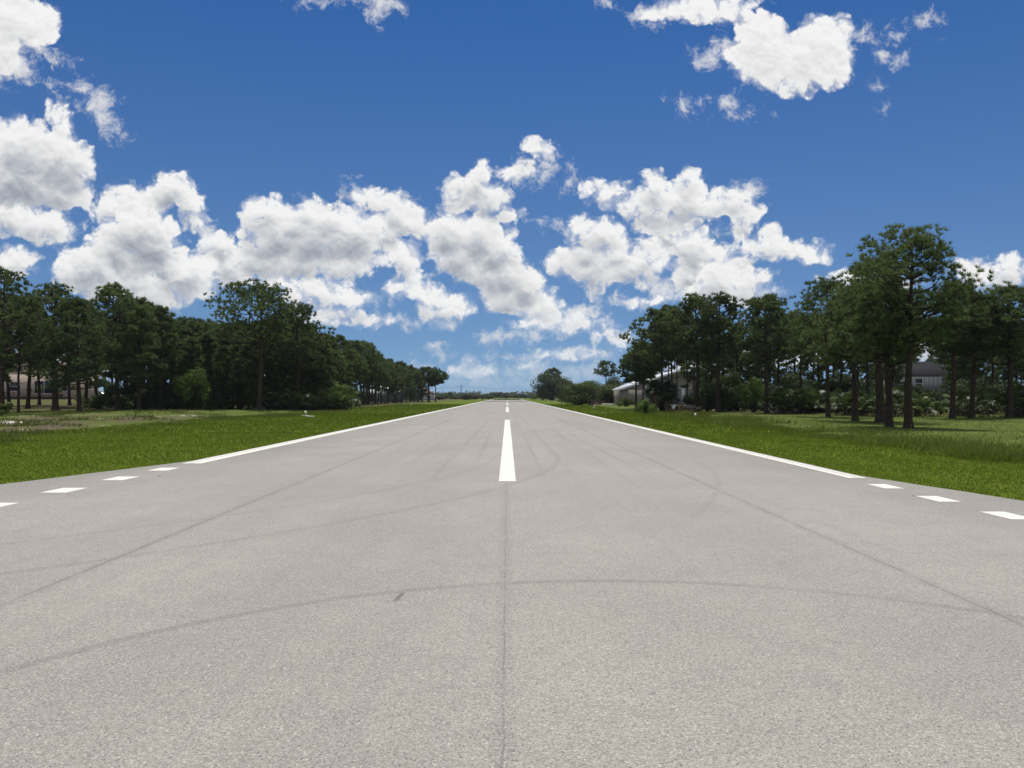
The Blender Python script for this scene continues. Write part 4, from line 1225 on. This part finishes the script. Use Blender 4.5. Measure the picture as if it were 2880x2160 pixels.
# ------------------------------------------------------------------ sky with cumulus
SUN_EL, SUN_AZ = R(73), R(8)
SKY_LO, SKY_HI = (.62, .74, .84), (.210, .465, .77)
CL = [  # cumulus puffs as (x, y, rx, ry), read off the photograph as directions from the runway axis; far banks first
    [(690, 620, 66, 22), (640, 640, 55, 20), (740, 640, 85, 20), (600, 610, 60, 20), (715, 675, 55, 20), (680, 690, 55, 12), (801, 690, 35, 16), (863, 624, 28, 20), (905, 636, 45, 22), (959, 645, 45, 22), (988, 665, 40, 22), (942, 674, 40, 15), (963, 699, 28, 11),
     (1176, 697, 54, 12), (1217, 699, 60, 13), (1259, 703, 55, 13), (1242, 680, 22, 13), (1013, 781, 16, 9), (1046, 799, 25, 10), (1030, 806, 34, 7), (984, 799, 12, 7), (1134, 792, 22, 11), (1151, 785, 14, 10), (1185, 768, 30, 9), (1240, 762, 45, 12), (1285, 770, 30, 9), (1310, 725, 25, 11), (1345, 735, 30, 13),
     (30, 560, 50, 35), (35, 592, 40, 14), (2086, 577, 30, 24), (2116, 592, 40, 24), (2186, 575, 40, 24), (2160, 608, 70, 22), (1820, 602, 35, 18), (1900, 612, 80, 18),
     (1500, 800, 90, 20), (1620, 775, 110, 26), (1760, 765, 120, 30), (1900, 755, 130, 32), (2060, 745, 130, 36), (2180, 735, 110, 40), (260, 790, 120, 30), (420, 780, 120, 30), (120, 780, 110, 30), (560, 800, 90, 24), (-120, 560, 110, 40), (-300, 600, 130, 40), (-520, 640, 140, 34), (2380, 600, 120, 36), (2560, 640, 130, 34), (2760, 610, 120, 40), (-60, 720, 140, 30), (-420, 760, 180, 30), (2500, 770, 180, 30), (2800, 760, 160, 30)],
    [(60, 480, 85, 38), (120, 500, 45, 24), (20, 460, 50, 30), (475, 520, 40, 28), (490, 560, 60, 35), (455, 560, 34, 40), (500, 600, 54, 24), (876, 557, 28, 28), (884, 590, 28, 22), (860, 540, 30, 24)],
    [(800, 420, 40, 22), (840, 445, 50, 25), (880, 470, 50, 25), (850, 490, 48, 28), (832, 522, 42, 28), (910, 500, 40, 26), (370, 400, 42, 35), (350, 430, 45, 30), (405, 445, 33, 35), (430, 478, 20, 22), (265, 410, 22, 16), (270, 440, 55, 35), (230, 460, 45, 25),
     (1276, 400, 25, 18), (1316, 418, 40, 24), (1366, 442, 50, 24), (1416, 400, 35, 28), (1426, 440, 60, 30), (1491, 382, 20, 22), (1486, 425, 50, 34), (1531, 450, 60, 30), (1585, 425, 45, 20), (1606, 460, 40, 24), (1416, 482, 45, 24), (1456, 490, 62, 28), (1596, 500, 28, 16), (1450, 530, 40, 30)],
    [(200, 560, 70, 35), (250, 605, 110, 45), (330, 625, 66, 38), (180, 590, 60, 42), (400, 590, 66, 44), (350, 650, 44, 20), (420, 620, 46, 26),
     (1486, 510, 40, 24), (1506, 535, 48, 34), (1556, 550, 45, 24), (1501, 580, 48, 44), (1581, 575, 40, 28), (1480, 610, 30, 30), (1661, 510, 33, 24), (1631, 530, 45, 24), (1696, 535, 50, 26), (1741, 547, 38, 18), (1776, 550, 18, 10),
     (1436, 25, 45, 20), (1506, 12, 70, 30), (1581, 12, 60, 22), (1536, 38, 32, 16)],
    [(300, 490, 80, 45), (250, 530, 70, 40), (330, 520, 62, 50), (350, 570, 62, 45), (290, 570, 70, 34),
     (967, 495, 50, 40), (1030, 503, 60, 40), (1071, 532, 50, 40), (988, 549, 60, 45), (1050, 574, 70, 40), (1100, 590, 50, 35), (1134, 607, 50, 35), (1092, 632, 50, 40), (1167, 653, 45, 32), (1117, 661, 52, 22), (1188, 674, 30, 18),
     (1546, 605, 50, 38), (1606, 610, 55, 32), (1646, 605, 25, 18), (1506, 635, 45, 18), (1581, 640, 80, 22), (1661, 635, 30, 12)],
    [(575, 450, 45, 28), (545, 475, 25, 30), (660, 445, 22, 20), (640, 470, 50, 30), (700, 470, 60, 30), (600, 500, 70, 45), (690, 510, 80, 45), (770, 500, 70, 45), (560, 555, 62, 42), (640, 560, 110, 44), (740, 560, 92, 34),
     (50, 310, 80, 55), (130, 340, 70, 55), (40, 380, 90, 60), (160, 365, 45, 40), (110, 410, 92, 45), (150, 430, 60, 30), (20, 420, 60, 30),
     (1256, 485, 26, 26), (1306, 495, 40, 28), (1276, 525, 45, 25), (1226, 555, 40, 28), (1206, 575, 28, 20), (1271, 565, 62, 40), (1336, 530, 36, 26), (1401, 540, 30, 25), (1366, 565, 56, 34), (1416, 570, 24, 24), (1321, 595, 58, 24), (1281, 622, 30, 24), (1416, 608, 28, 16), (1400, 655, 40, 9)],
    [(-90, 380, 70, 55), (-170, 420, 90, 50), (-330, 330, 80, 60), (-390, 390, 90, 50), (-260, 370, 70, 45), (2420, 420, 90, 40), (2500, 380, 70, 50), (2560, 430, 80, 40), (-60, 70, 60, 60), (120, 245, 25, 28), (135, 275, 22, 25), (20, 40, 60, 70), (70, 60, 55, 50), (10, 110, 40, 60), (100, 50, 24, 35),
     (1034, 382, 35, 30), (1010, 400, 38, 22), (1050, 424, 58, 38), (1092, 465, 35, 18), (975, 411, 22, 20), (988, 449, 35, 20),
     (1636, 70, 55, 45), (1616, 115, 55, 48), (1671, 105, 65, 55), (1781, 75, 58, 38), (1756, 115, 80, 58), (1816, 110, 28, 48), (1706, 155, 90, 34), (1796, 155, 44, 34), (1646, 165, 48, 22), (1716, 188, 38, 14), (1160, 315, 26, 24), (1120, 372, 30, 22)]]
WI = [  # thin torn pieces
    (110, 125, 34, 14), (45, 150, 30, 34), (165, 195, 46, 20), (205, 222, 38, 26), (235, 255, 26, 34), (250, 282, 24, 14),
    (748, 393, 9, 9), (770, 428, 30, 16), (430, 620, 60, 20), (860, 685, 18, 9), (885, 697, 28, 8), (935, 750, 26, 9),
    (1100, 775, 40, 10), (960, 770, 36, 9), (1010, 825, 60, 10), (1180, 820, 60, 12), (1090, 830, 50, 8), (900, 790, 30, 8), (1290, 800, 50, 14), (1067, 728, 32, 12), (1117, 722, 50, 14), (1165, 728, 34, 10), (1034, 814, 50, 12), (1130, 808, 34, 12), (1242, 807, 44, 16), (1190, 800, 26, 12),
    (1530, 120, 32, 24), (1560, 88, 26, 16), (1856, 65, 26, 20), (1911, 110, 28, 15), (1938, 122, 20, 10), (1942, 75, 20, 17), (2003, 52, 26, 16), (1900, 190, 12, 20),
    (1478, 232, 22, 15), (1545, 228, 28, 10), (1582, 225, 28, 11), (1615, 240, 20, 9), (1320, 4, 22, 12), (675, 4, 36, 16), (820, 12, 46, 28), (850, 5, 30, 20),
    (1175, 335, 30, 20), (1140, 385, 34, 20), (1232, 393, 20, 22), (1200, 360, 26, 14), (1195, 487, 34, 11), (1621, 405, 28, 24), (1431, 630, 40, 24), (1271, 672, 38, 16), (1400, 36, 34, 20), (1360, 652, 30, 12), (905, 600, 30, 24), (440, 500, 26, 24)]

w = bpy.data.worlds.new('World'); S.world = w; w.use_nodes = True
w.cycles.sampling_method = 'NONE'
nt = w.node_tree
bg = nt.nodes['Background']; nt.nodes.remove(bg)
STR = .1
sky = N(nt, 'ShaderNodeTexSky', sky_type='NISHITA', sun_disc=False, sun_elevation=SUN_EL, sun_rotation=SUN_AZ)
sky.altitude = 0; sky.air_density = 1.0; sky.dust_density = .4; sky.ozone_density = 3.0
tc = N(nt, 'ShaderNodeTexCoord'); Dr = tc.outputs['Generated']
sp = N(nt, 'ShaderNodeSeparateXYZ'); nt.links.new(Dr, sp.inputs[0])
fy = math_(nt, 'MAXIMUM', math_(nt, 'ABSOLUTE', sp.outputs[1]), .02)
px = math_(nt, 'MULTIPLY', math_(nt, 'DIVIDE', sp.outputs[0], fy), F / 100)
py = math_(nt, 'MULTIPLY', math_(nt, 'DIVIDE', sp.outputs[2], fy), F / 100)
cb = N(nt, 'ShaderNodeCombineXYZ'); nt.links.new(px, cb.inputs[0]); nt.links.new(py, cb.inputs[1])
P = cb.outputs[0]
lift = vmath(nt, 'MULTIPLY_ADD', Dr, (1, 1, .85), (0, 0, .11)); nt.links.new(lift, sky.inputs[0])
tint = mixc(nt, mapr(nt, sp.outputs[2], -.02, .44, 0, 1, False), SKY_LO, SKY_HI)
tint = mixc(nt, 1.0, sky.outputs[0], tint, 'MULTIPLY')


def vnoise(vec, scale, detail, rough):
    return vmath(nt, 'SUBTRACT', noise(nt, vec, scale, detail, rough, out=1), (.5, .5, .5))


def scl(v, s):
    n = nt.nodes.new('ShaderNodeVectorMath'); n.operation = 'SCALE'; nt.links.new(v, n.inputs[0]); setin(nt, n, 'Scale', s)
    return n.outputs[0]


def field(vec, lst, grow=0.0, off=(0, 0), k=.26):
    """smooth union of puffs: distance inside the cloud outline, photo pixels / 100"""
    acc = None
    for (cx, cy, rx, ry) in lst:
        r = min(rx, ry) / 100
        sx, sy = r * 100 / rx, r * 100 / ry
        gx, gy = (cx - CX) / 100 - off[0], (CY - cy) / 100 - off[1]
        v = vmath(nt, 'MULTIPLY_ADD', vec, (sx, sy, 0), (-gx * sx, -gy * sy, 0))
        d = math_(nt, 'SUBTRACT', vmath(nt, 'LENGTH', v), r + grow)
        acc = d if acc is None else math_(nt, 'SMOOTH_MIN', acc, d, k)
    return math_(nt, 'MULTIPLY', acc, -1.0)


def billow(vec, scale, det):
    v = N(nt, 'ShaderNodeTexVoronoi'); v.voronoi_dimensions = '2D'; v.feature = 'F1'
    v.inputs['Scale'].default_value = scale; v.inputs['Detail'].default_value = det; v.inputs['Roughness'].default_value = .5
    v.normalize = True
    nt.links.new(vec, v.inputs['Vector'])
    return v.outputs['Distance']


amp = mapr(nt, py, .2, 3.0, .40, 1.0, False)              # farther clouds have finer puffs
w1 = vnoise(P, 1.5, 4, .50)
Pw = vmath(nt, 'ADD', P, scl(scl(w1, .46), amp))
w2 = vmath(nt, 'ADD', P, scl(w1, .35))
B0 = billow(w2, 2.6, 2)
B1 = billow(vmath(nt, 'ADD', w2, (.015, .08, 0)), 2.6, 2)
nz = noise(nt, w2, 2.6, 4, .52)
nw = noise(nt, vmath(nt, 'ADD', P, scl(w1, .5)), 3.0, 8, .70)
edge = math_(nt, 'MULTIPLY', math_(nt, 'ADD', math_(nt, 'MULTIPLY_ADD', B0, -.46, .16), math_(nt, 'MULTIPLY_ADD', nz, .26, -.13)), amp)
up_ok = mapr(nt, sp.outputs[2], .0, .02)
far = mapr(nt, py, 0.2, 2.2, .34, 0.0)
C0 = billow(w2, 1.25, 1)
C1 = billow(vmath(nt, 'ADD', w2, (.04, .18, 0)), 1.25, 1)
bump = math_(nt, 'MULTIPLY', math_(nt, 'SUBTRACT', B1, B0), .42)
bump = math_(nt, 'MULTIPLY_ADD', math_(nt, 'SUBTRACT', C1, C0), .22, bump)
hi = mapr(nt, py, 4.2, 6.2, 1.0, .22)


def cloud_tile(layers, wl):
    """one patch of cloudy sky in a node group of its own"""
    global nt
    main = nt
    g = bpy.data.node_groups.new('cloud patch', 'ShaderNodeTree')
    names = ('P', 'Pw', 'edge', 'nz', 'nw', 'amp', 'bump', 'far', 'up_ok', 'tint', 'hi', 'white')
    for nm in names:
        g.interface.new_socket(nm, in_out='INPUT', socket_type='NodeSocketVector' if nm in ('P', 'Pw') else 'NodeSocketColor' if nm in ('tint', 'white') else 'NodeSocketFloat')
    g.interface.new_socket('Shader', in_out='OUTPUT', socket_type='NodeSocketShader')
    gi = g.nodes.new('NodeGroupInput'); go = g.nodes.new('NodeGroupOutput')
    I = {nm: gi.outputs[nm] for nm in names}
    nt = g
    up1 = I['up_ok']
    cur = I['tint']
    e2 = math_(nt, 'MULTIPLY', math_(nt, 'SUBTRACT', I['nz'], .5), I['amp'])
    sl = mapr(nt, I['nw'], .38, .62, .07, .24)
    if wl:
        DW = field(I['Pw'], wl, .02)
        a = mapr(nt, math_(nt, 'ADD', math_(nt, 'DIVIDE', DW, I['amp']), math_(nt, 'MULTIPLY_ADD', I['nw'], 1.5, -.78)), -.10, .36, 0, .85)
        a = math_(nt, 'MULTIPLY', a, mapr(nt, I['amp'], .40, .62, .45, 1.0))
        c = scl(I['white'], math_(nt, 'MULTIPLY_ADD', I['nz'], .2, .78))
        cur = mixc(nt, math_(nt, 'MULTIPLY', a, up1), cur, mixc(nt, I['far'], c, I['tint']))
    for lst in layers:
        if not lst: continue
        D0 = field(I['Pw'], lst, .015)
        dens = math_(nt, 'ADD', D0, I['edge'])
        n = nt.nodes.new('ShaderNodeMapRange'); n.interpolation_type = 'SMOOTHSTEP'
        nt.links.new(dens, n.inputs[0]); n.inputs[1].default_value = -.02; nt.links.new(sl, n.inputs[2])
        halo = mapr(nt, math_(nt, 'ADD', D0, math_(nt, 'MULTIPLY', math_(nt, 'MULTIPLY_ADD', I['nw'], 1.2, -.70), I['amp'])), -.12, .30, 0, .6)
        a = math_(nt, 'MULTIPLY', math_(nt, 'MAXIMUM', n.outputs[0], halo), up1)
        up = field(I['Pw'], [c for c in lst if min(c[2], c[3]) >= 18] or lst, .04, (.06, .40), .25)
        s2 = mapr(nt, math_(nt, 'MULTIPLY_ADD', e2, .22, up), -.10, .50)
        depth = mapr(nt, dens, .0, .22, .55, 1.0)
        sh = math_(nt, 'MULTIPLY', math_(nt, 'MULTIPLY', s2, math_(nt, 'MULTIPLY', depth, I['hi'])), .50)
        lum = math_(nt, 'SUBTRACT', .99, sh)
        lum = math_(nt, 'MULTIPLY_ADD', I['bump'], mapr(nt, dens, 0, .25, .25, 1), lum)
        lum = math_(nt, 'MULTIPLY_ADD', math_(nt, 'SUBTRACT', I['nz'], .5), .05, lum)
        lum = math_(nt, 'MINIMUM', math_(nt, 'MAXIMUM', lum, .36), 1.0)
        c = mixc(nt, mapr(nt, lum, .40, .92), (.79, .87, 1.0), (1.0, 1.0, 1.0))
        c = scl(c, math_(nt, 'MULTIPLY', lum, .90 / STR))
        cur = mixc(nt, a, cur, mixc(nt, I['far'], c, I['tint']))
    c = cur
    b = N(nt, 'ShaderNodeBackground'); nt.links.new(c, b.inputs['Color']); b.inputs['Strength'].default_value = STR
    nt.links.new(b.outputs[0], go.inputs[0])
    nt = main
    gn = nt.nodes.new('ShaderNodeGroup'); gn.node_tree = g
    for nm, sk in (('P', P), ('Pw', Pw), ('edge', edge), ('nz', nz), ('nw', nw), ('amp', amp), ('bump', bump), ('far', far), ('up_ok', up_ok), ('tint', tint), ('hi', hi)):
        nt.links.new(sk, gn.inputs[nm])
    gn.inputs['white'].default_value = (9.0, 9.0, 9.0, 1)
    return gn.outputs[0]


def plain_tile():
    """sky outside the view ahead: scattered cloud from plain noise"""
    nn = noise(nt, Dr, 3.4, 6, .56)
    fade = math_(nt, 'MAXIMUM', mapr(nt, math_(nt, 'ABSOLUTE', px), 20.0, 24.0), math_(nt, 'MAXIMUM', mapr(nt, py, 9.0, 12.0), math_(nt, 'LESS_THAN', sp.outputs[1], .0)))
    c = mixc(nt, math_(nt, 'MULTIPLY', math_(nt, 'MULTIPLY', mapr(nt, nn, .43, .56, 0, .92), fade), up_ok), tint, (8.6, 8.5, 8.3))  # unseen cloud made denser and brighter to add white fill on the trees
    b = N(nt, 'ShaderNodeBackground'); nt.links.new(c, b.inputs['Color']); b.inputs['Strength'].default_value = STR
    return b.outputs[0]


def pick(cond, a, b):
    """a where cond is 1, b where it is 0 (only the chosen branch is evaluated)"""
    m = N(nt, 'ShaderNodeMixShader'); nt.links.new(cond, m.inputs[0]); nt.links.new(b, m.inputs[1]); nt.links.new(a, m.inputs[2])
    return m.outputs[0]


def near(lst, x0, x1, y0, y1, mg):
    return [c for c in lst if x0 - mg < (c[0] + c[2] - CX) / 100 and (c[0] - c[2] - CX) / 100 < x1 + mg
            and y0 - mg < (CY - c[1] + c[3]) / 100 and (CY - c[1] - c[3]) / 100 < y1 + mg]


def tile(x0, x1, y0, y1):
    c1, c2 = [near(l, x0, x1, y0, y1, .62) for l in CL], near(WI, x0, x1, y0, y1, .5)
    if not any(c1) and not c2:
        b = N(nt, 'ShaderNodeBackground'); nt.links.new(tint, b.inputs['Color']); b.inputs['Strength'].default_value = STR
        return b.outputs[0]
    return cloud_tile(c1, c2)


def split_y(x0, x1, ys_):
    if len(ys_) == 2: return tile(x0, x1, ys_[0], ys_[1])
    m = len(ys_) // 2
    return pick(math_(nt, 'LESS_THAN', py, ys_[m]), split_y(x0, x1, ys_[:m + 1]), split_y(x0, x1, ys_[m:]))


def split_x(xs_):
    if len(xs_) == 2: return split_y(xs_[0], xs_[1], [-.2, 1.9, 3.2, 5.0, 9.0])
    m = len(xs_) // 2
    return pick(math_(nt, 'LESS_THAN', px, xs_[m]), split_x(xs_[:m + 1]), split_x(xs_[m:]))


front = math_(nt, 'MULTIPLY', math_(nt, 'GREATER_THAN', sp.outputs[1], .1),
              math_(nt, 'MULTIPLY', math_(nt, 'LESS_THAN', math_(nt, 'ABSOLUTE', px), 20.0),
                    math_(nt, 'MULTIPLY', math_(nt, 'LESS_THAN', py, 9.0), math_(nt, 'GREATER_THAN', py, -.05))))
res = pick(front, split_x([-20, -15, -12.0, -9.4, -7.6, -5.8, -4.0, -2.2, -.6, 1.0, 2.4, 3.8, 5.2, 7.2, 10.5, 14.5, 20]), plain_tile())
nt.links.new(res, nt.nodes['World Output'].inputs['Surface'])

# ------------------------------------------------------------------ sun, camera, view
sd = Vector((math.sin(SUN_AZ) * math.cos(SUN_EL), math.cos(SUN_AZ) * math.cos(SUN_EL), math.sin(SUN_EL)))
ld = bpy.data.lights.new('sun', 'SUN'); ld.energy = 4.3; ld.angle = R(.5); ld.color = (1, .95, .87)
lo = bpy.data.objects.new('sun', ld); COL.objects.link(lo); lo.rotation_euler = sd.to_track_quat('Z', 'Y').to_euler(); lo.location = (0, 40, 60)
cd = bpy.data.cameras.new('camera'); co = bpy.data.objects.new('camera', cd); COL.objects.link(co)
co.location = (0, 0, EYE); co.rotation_euler = (R(90), 0, 0)
cd.sensor_width = 36; cd.lens = 36 * F / 2212; cd.clip_start = .05; cd.clip_end = 20000
cd.shift_x = (1106 - CX) / 2212; cd.shift_y = (CY - 829.5) / 2212
S.camera = co
S.view_settings.view_transform = 'Standard'; S.view_settings.look = 'None'
S.view_settings.exposure = 0; S.view_settings.gamma = 1
S.cycles.max_bounces = 5; S.cycles.diffuse_bounces = 2; S.cycles.glossy_bounces = 2; S.cycles.transmission_bounces = 2; S.cycles.transparent_max_bounces = 4
S.cycles.use_denoising = True
S.cycles.sample_clamp_indirect = 4
